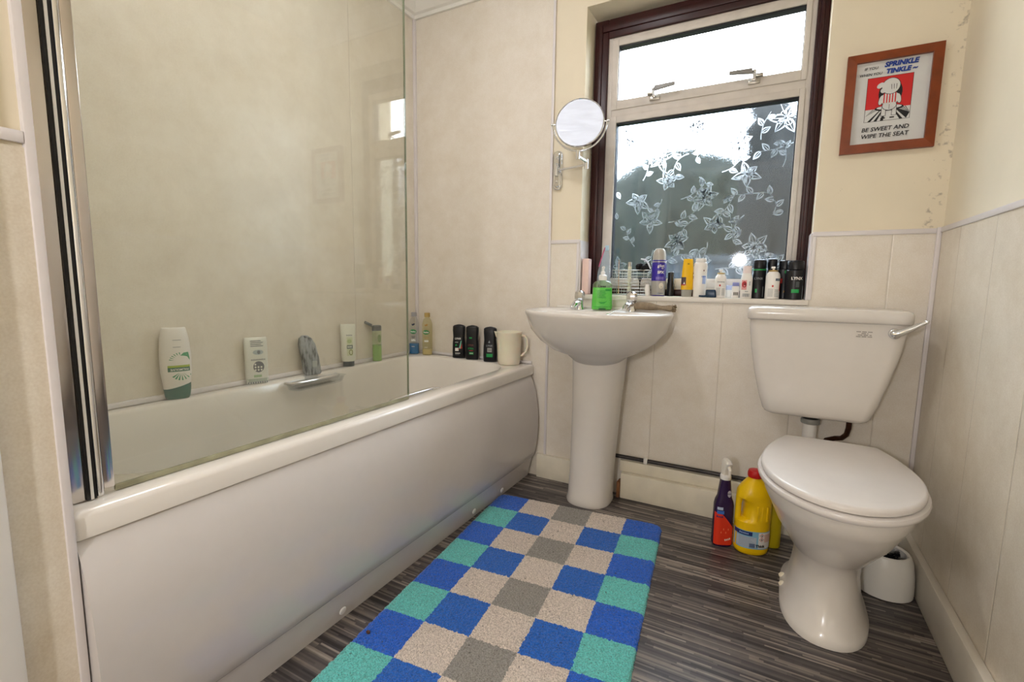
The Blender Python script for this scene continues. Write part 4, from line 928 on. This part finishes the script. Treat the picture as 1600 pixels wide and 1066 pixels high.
# ================================================================= WINDOW SILL THINGS
ZS = WZ0 + .0006
def can(name, x, y, r, h, label, mat, cat='can', cap=None, rot=.3, group=None, caph=.03, shoulder=.012, capr=None):
    t = thing(name, label, cat, (x, y, ZS), rot, group)
    bt = Bottle([(0, r-.002, r-.002), (.002, r, r), (h-caph-shoulder, r, r), (h-caph, r*.86, r*.86)], 2, 32); bt.body('can_body', mat, t)
    if cap: 
        q = capr or r*.93; MB().lathe([(q, 0), (q, caph*.75), (q*.93, caph*.93), (q*.7, caph)], (0, 0, h-caph), cap, n=28).build('cap', None, t)
    return t, bt
# pink pack in the corner
o = MB().box(-.015, .015, -.022, .022, 0, .155, bev=.003).build('pink_pack', plain('pink_card', '#f0cfc4', .5, noise=.06), loc=(.932, .035, ZS), rotz=.05)
tag(o, 'pale pink pack standing in the left corner of the window sill', 'pack')
# clear packet with pink edge
t = thing('plastic_packet', 'clear wrapper with a pink edge standing behind the soap dispenser', 'packet', (1.008, .045, ZS), .1)
b = MB(); b.loft([[(-.032, -.008, 0), (.030, -.008, 0), (.030, .008, 0), (-.032, .008, 0)], [(-.026, -.007, .10), (.026, -.007, .10), (.026, .007, .10), (-.026, .007, .10)], [(-.004, -.003, .185), (.018, -.003, .185), (.018, .003, .185), (-.004, .003, .185)], [(.001, -.001, .205), (.016, -.001, .205), (.016, .001, .205), (.001, .001, .205)]]); b.build('wrapper', glass_thin('crinkled_film', (.82, .88, .93, 1), film=.22, filmcol=srgb('#b8c8d8')), t)
MB().tube([(-.022, -.008, .12), (-.013, -.005, .155), (-.003, -.003, .19), (.001, -.002, .203)], .0022, n=6).build('pink_edge', plain('pink_edge', '#c23a6a', .4), t)
MB().box(.002, .017, -.0025, .0025, .19, .212, bev=.001).build('seal', plain('pale_blue_film', '#a9c9dc', .3), t)
# wire basket
t = thing('wire_basket', 'silver wire basket on the left of the window sill', 'basket', (1.133, .046, ZS))
b = MB(); w2, d2, h2 = .078, .034, .105
def rect_at(z, w_, d_): return [(-w_, -d_, z), (w_, -d_, z), (w_, d_, z), (-w_, d_, z), (-w_, -d_, z)]
for k in range(9): 
    z = .004 + k*(h2-.004)/8; rr_ = .0016 if k in (0, 8) else .0009
    for p, q in zip(rect_at(z, w2, d2)[:-1], rect_at(z, w2, d2)[1:]): b.tube([p, q], rr_, n=6)
for x in [-w2 + 2*w2*k/14 for k in range(15)]:
    for y in (-d2, d2): b.tube([(x, y, .004), (x, y, h2 if k == 14 or True and int((x+w2)*1000) % 44 < 12 else .055)], .0008, n=6)
for y in [-d2 + 2*d2*k/5 for k in range(6)]: b.tube([(-w2, y, .004), (w2, y, .004)], .0008, n=6)
b.build('basket', M_CHROME_D, t)
def inb(name, cat, label, loc, mk): 
    o = mk; o.location = loc; tag(o, label, cat)
inb('x', 'stick', 'thin wooden stick standing in the wire basket', (1.078, .036, ZS+.006), MB().tube([(0, 0, 0), (-.003, 0, .145)], [.0022, .0014], n=8).build('wooden_stick', plain('pale_wood', '#c29a72', .6)))
tt = thing('lip_balm', 'slim cream tube with silver top standing in the wire basket', 'tube', (1.123, .036, ZS+.006))
MB().lathe([(.0075, 0), (.008, .002), (.008, .115)], n=20).build('tube_body', plain('cream_tube', '#d8d6bd', .35), tt); MB().lathe([(.0082, .115), (.0082, .130), (.007, .134)], n=20).build('cap', M_CHROME_D, tt)
b = MB()
for k in range(9):
    a = 2*PI*k/9; b.ball((.020*math.cos(a), .012*math.sin(a), .006*math.sin(2*a)+.012), .0135, n=8)
tag(b.build('hair_scrunchie', plain('black_fabric', '#0d0c10', .95, noise=.5, nscale=80, bump=1), loc=(1.180, .040, ZS+h2+.0)), 'black fabric hair scrunchie on top of the wire basket', 'scrunchie')
tag(MB().tube([(-.012, 0, .042), (.004, 0, .039), (.016, 0, .030), (.024, 0, .014), (.030, 0, .002)], [.003, .004, .004, .0035, .003], n=8).build('white_strap', plain('white_ribbon', '#dadde6', .6), loc=(1.184, .022, ZS+h2+.004)), 'white strap draped over the black scrunchie', 'strap')
tt = thing('black_brush', 'small black make-up brush leaning in the wire basket', 'brush', (1.170, .028, ZS+.006), .1)
MB().tube([(0, 0, 0), (0, 0, .05)], .0022, n=8).build('handle', BLK, tt); MB().lathe([(.0024, .05), (.004, .056), (.009, .066), (.007, .068)], n=14).build('bristles', BLK, tt)
tag(MB().loft([sell(0, 0, .009, .011, .0, 2.4, 20), sell(.0, 0, .010, .012, .006, 2.4, 20), sell(-.003, 0, .011, .012, .030, 2.4, 20), sell(-.003, 0, .007, .008, .047, 2.4, 20)]).build('small_bottle', PWH, loc=(1.209, -.002+.012, ZS)), 'tiny white bottle tucked left of the purple can', 'bottle')
# purple can
VIO = plain('violet_can', '#2f1d92', .3); SILV = plain('silver_can', '#b6b2aa', .35, metal=.3)
t = thing('shave_gel_can', 'tall violet and silver can with a clear domed lid on the sill', 'can', (1.2455, .030, ZS), .25)
bt = Bottle([(0, .026, .026), (.003, .0285, .0285), (.140, .0285, .0285), (.148, .027, .027)], 2, 36); bt.body('can_body', SILV, t)
MB().lathe([(.0265, .148), (.0262, .165), (.023, .183), (.016, .192), (.004, .194)], n=28).build('cap', plain('cloudy_lid', '#cfc8bd', .2, trans=.3), t)
lb = MB(); bt.patch(lb, -.0283, .0283, .062, .146, VIO, nu=20, nv=4); bt.patch(lb, -.0283, .0283, .0005, .004, VIO, nu=20, nv=1)
bt.text(lb, 'gilet', .006, .122, .016, PWH, e=.0013, bold=.0002); bt.text(lb, '40', .012, .112, .009, PWH, e=.0013); bt.text(lb, 'SPX', .006, .096, .015, PWH, e=.0013, bold=.0006); bt.patch(lb, -.012, .018, .066, .078, plain('lilac_print', '#8d80c8', .5), e=.0011)
for k in range(3): bt.patch(lb, -.010, .016, .067+k*.004, .0685+k*.004, VIO, e=.0014, nv=1)
bt.shape(lb, ell(.010, .042, .009, .012), plain('cream_oval', '#ddd6c4', .5)); bt.patch(lb, -.006, .020, .008, .014, GREY)
lb.build('label', None, t, recalc=False)
# navy cylinder
t, bt = can('deodorant', 1.290, .058, .0145, .100, 'short black cylinder just right of the violet can', BK, 'deodorant', BK, caph=.04)
# yellow tube on clear cap
t = thing('sun_cream_tube', 'flat yellow tube standing on its clear cap on the sill', 'tube', (1.3590, .026, ZS), .25)
bt = Bottle([(.028, .0225, .014), (.05, .0228, .014), (.10, .0212, .010), (.145, .0175, .0035), (.150, .017, .0022)], 2.4)
bt.body('tube_body', plain('sun_yellow', '#f3bd07', .35), t); Bottle([(0, .019, .013), (.003, .0195, .0135), (.0275, .0215, .0140)], 2.4).body('cap', plain('grey_clear_cap', '#b9b6ab', .25, trans=.3), t)
lb = MB(); bt.patch(lb, -.0226, -.006, .045, .078, plain('photo_dark', '#4a3d42', .5)); bt.shape(lb, [(-.018, .045), (-.012, .060), (-.008, .045)], PWH, e=.0013); bt.patch(lb, -.0226, -.006, .045, .050, PR, e=.0011, nv=1); bt.text(lb, '__', .002, .130, .007, BLK)
lb.build('label', None, t, recalc=False)
# talc
t = thing('talc_bottle', 'tall white bottle with blue print beside the yellow tube', 'bottle', (1.4065, .030, ZS), .25)
bt = Bottle([(0, .022, .019), (.003, .0235, .0205), (.04, .0235, .0205), (.12, .0252, .0215), (.133, .0235, .020), (.136, .0195, .018)], 2.1)
bt.body('bottle_body', PWH, t); MB().lathe([(.0195, .1365), (.0195, .148), (.018, .151)], n=28).build('cap', PWH, t)
lb = MB(); bt.patch(lb, .006, .019, .052, .084, plain('sky_label', '#a9bde8', .5)); bt.text(lb, '_____', .011, .080, .006, plain('blue_print', '#3c5fb8', .5), e=.0013); bt.shape(lb, ell(.010, .104, .0022, .003), plain('dark_red_print', '#6a2a3a', .5)); lb.build('label', None, t, recalc=False)
# razor
t = thing('razor', 'dark blue razor lying across the sill edge by the talc bottle', 'razor', (1.432, .004, ZS), 0)
nb_ = plain('navy_plastic', '#0c3350', .3); MB().loft([rrect(.022, .006, .017, .012, .006, 0), rrect(.022, .006, .019, .013, .007, .004), rrect(.020, .006, .018, .012, .006, .024), rrect(.019, .006, .016, .010, .005, .030)]).build('head', nb_, t)
MB().tube([(.012, -.008, .006), (-.004, -.006, .004), (-.022, .0, .0045)], [.005, .004, .0035], n=10).build('handle', nb_, t)
# white aerosol with gold collar, twice
def nozzle_can(x, y, r, h, label, red=False):
    t = thing('aerosol_can', label, 'can', (x, y, ZS), .2, 'white aerosol cans with gold collars')
    bt = Bottle([(0, r-.001, r-.001), (.002, r, r), (h-.036, r, r), (h-.026, r*.9, r*.9), (h-.018, r*.62, r*.62)], 2, 32); bt.body('can_body', PWH, t)
    MB().lathe([(r*.62, 0), (r*.68, .002), (r*.66, .005), (r*.35, .006)], (0, 0, h-.018), n=24).build('collar', plain('gold_metal', '#b69a5c', .3, metal=.8), t)
    MB().lathe([(.004, 0), (.004, .007)], (0, 0, h-.013), n=12).box(-.008, .005, -.005, .005, h-.007, h, bev=.0015).build('nozzle', PWH, t)
    lb = MB()
    for k in range(6): bt.patch(lb, -r*.75, -.002, .010+k*.005, .0115+k*.005, GREY, nv=1)
    for k in range(5): bt.patch(lb, .003, r*.7, .010+k*.0055, .012+k*.0055, GREY, nv=1)
    bt.shape(lb, ell(-.004, .047, .003, .004), REDP)
    if red: bt.patch(lb, .004, r*.85, .066, .075, plain('slate_badge', '#67707a', .5)); bt.shape(lb, [(r*.8, .03), (r*.97, .03), (r*.97, .07), (r*.85, .066)], PR)
    else: bt.text(lb, '________', 0, .060, .006, GREY)
    lb.build('label', None, t, recalc=False)
nozzle_can(1.4830, .022, .0205, .108, 'white aerosol can with gold collar in the middle of the sill')
nozzle_can(1.6610, .014, .0240, .118, 'white aerosol can with gold collar in front of the black cans', True)
# small things behind
t = thing('cream_jar', 'low pale blue and white jar behind the white aerosol can', 'jar', (1.5170, .072, ZS)); MB().lathe([(.017, 0), (.018, .002), (.018, .030)], n=24).build('jar_body', PWH, t); MB().lathe([(.019, .030), (.019, .046), (.017, .048)], n=24).build('lid', plain('lilac_lid', '#b9c0dc', .35), t)
t = thing('lens_solution_bottle', 'small white bottle with lilac cap left of the red-label bottle', 'bottle', (1.5370, .030, ZS), .2)
bt = Bottle([(0, .0125, .010), (.002, .0135, .011), (.040, .0135, .011), (.045, .011, .010)], 2.4); bt.body('bottle_body', PWH, t); MB().lathe([(.011, 0), (.012, .002), (.011, .014)], (0, 0, .045), n=20).build('cap', plain('lilac_cap', '#8f92c8', .4), t)
lb = MB()
for k in range(4): bt.patch(lb, -.008+k*.0045, -.0055+k*.0045, .010, .022, BLK, nu=1, nv=1)
lb.build('label', None, t, recalc=False)
# red label bottle
t = thing('lotion_bottle', 'white bottle with round red picture and barcode on the sill', 'bottle', (1.5735, .024, ZS), .25)
bt = Bottle([(0, .019, .014), (.002, .0205, .0155), (.07, .0205, .0155), (.083, .018, .014), (.094, .0155, .0135)], 2.6); bt.body('bottle_body', PWH, t)
Bottle([(.094, .0150, .0135), (.118, .0150, .0135), (.121, .0138, .0125)], 2.6).body('cap', plain('pinkish_white', '#efdfdb', .35), t)
lb = MB(); bt.patch(lb, -.0185, -.002, .032, .068, plain('pink_panel', '#e5a3a0', .5)); bt.shape(lb, ell(-.010, .052, .008, .012), plain('deep_red', '#b02a32', .5), e=.0013); bt.shape(lb, ell(-.008, .053, .003, .005), plain('darker_red', '#6f141c', .5), e=.0016)
for k in range(8): bt.patch(lb, -.014+k*.003, -.0125+k*.003 + (.0006 if k % 2 else 0), .006, .018, GREY, e=.0012, nu=1, nv=1)
bt.text(lb, '____', -.001, .0255, .005, GREY); bt.text(lb, '____', .008, .055, .007, GREY, rot=-PI/2)
lb.build('label', None, t, recalc=False)
# black cans
def bcan(x, y, r, h, label, kind, rot=.2, caph=.032):
    t, bt = can('body_spray', x, y, r, h, label, BK, 'can', BK, rot, 'black body spray cans', caph, shoulder=.004, capr=r*.97)
    lb = MB()
    if kind == 0: bt.patch(lb, -r, r, h-caph-.009, h-caph-.004, GRB, nu=16, nv=1); bt.text(lb, 'LYNX', -.004, .074, .011, GREY, bold=.0003); bt.patch(lb, -r*.55, -r*.3, .022, .036, GRB); bt.patch(lb, r*.5, r*.62, .006, .045, GREY, nu=1, nv=1)
    if kind == 1: bt.shape(lb, ell(r*.4, .098, .004, .006), GRB); 
    if kind == 2: bt.shape(lb, [(-r*.3, .0), (r*.1, .03), (-r*.8, .055), (-r*.9, .047), (-r*.2, .028), (-r*.6, .0)], plain('amber_print', '#a5761a', .45)); bt.patch(lb, -r*.9, -r*.5, .058, .075, PR); bt.shape(lb, ell(-r*.1, .100, .004, .006), GRB)
    if kind == 3: bt.text(lb, 'LYNX', .001, .075, .014, PWH, bold=.0004); bt.patch(lb, -.014, .010, .024, .037, GRB); bt.patch(lb, -.002, .010, .044, .064, plain('dull_grey_block', '#4b4f52', .5)); bt.patch(lb, r*.75, r*.85, .004, .05, GREY, nu=1, nv=1)
    lb.build('label', None, t, recalc=False)
bcan(1.6130, .046, .0240, .146, 'black spray can with a green ring, leftmost of the black cans', 0)
bcan(1.6545, .070, .0180, .150, 'black spray can mostly hidden behind the white aerosol', 1, caph=.034)
bcan(1.6985, .066, .0215, .143, 'black spray can with amber swirl behind the white aerosol', 2)
bcan(1.7300, .018, .0290, .140, 'fat black spray can with green block at the right end of the sill', 3)
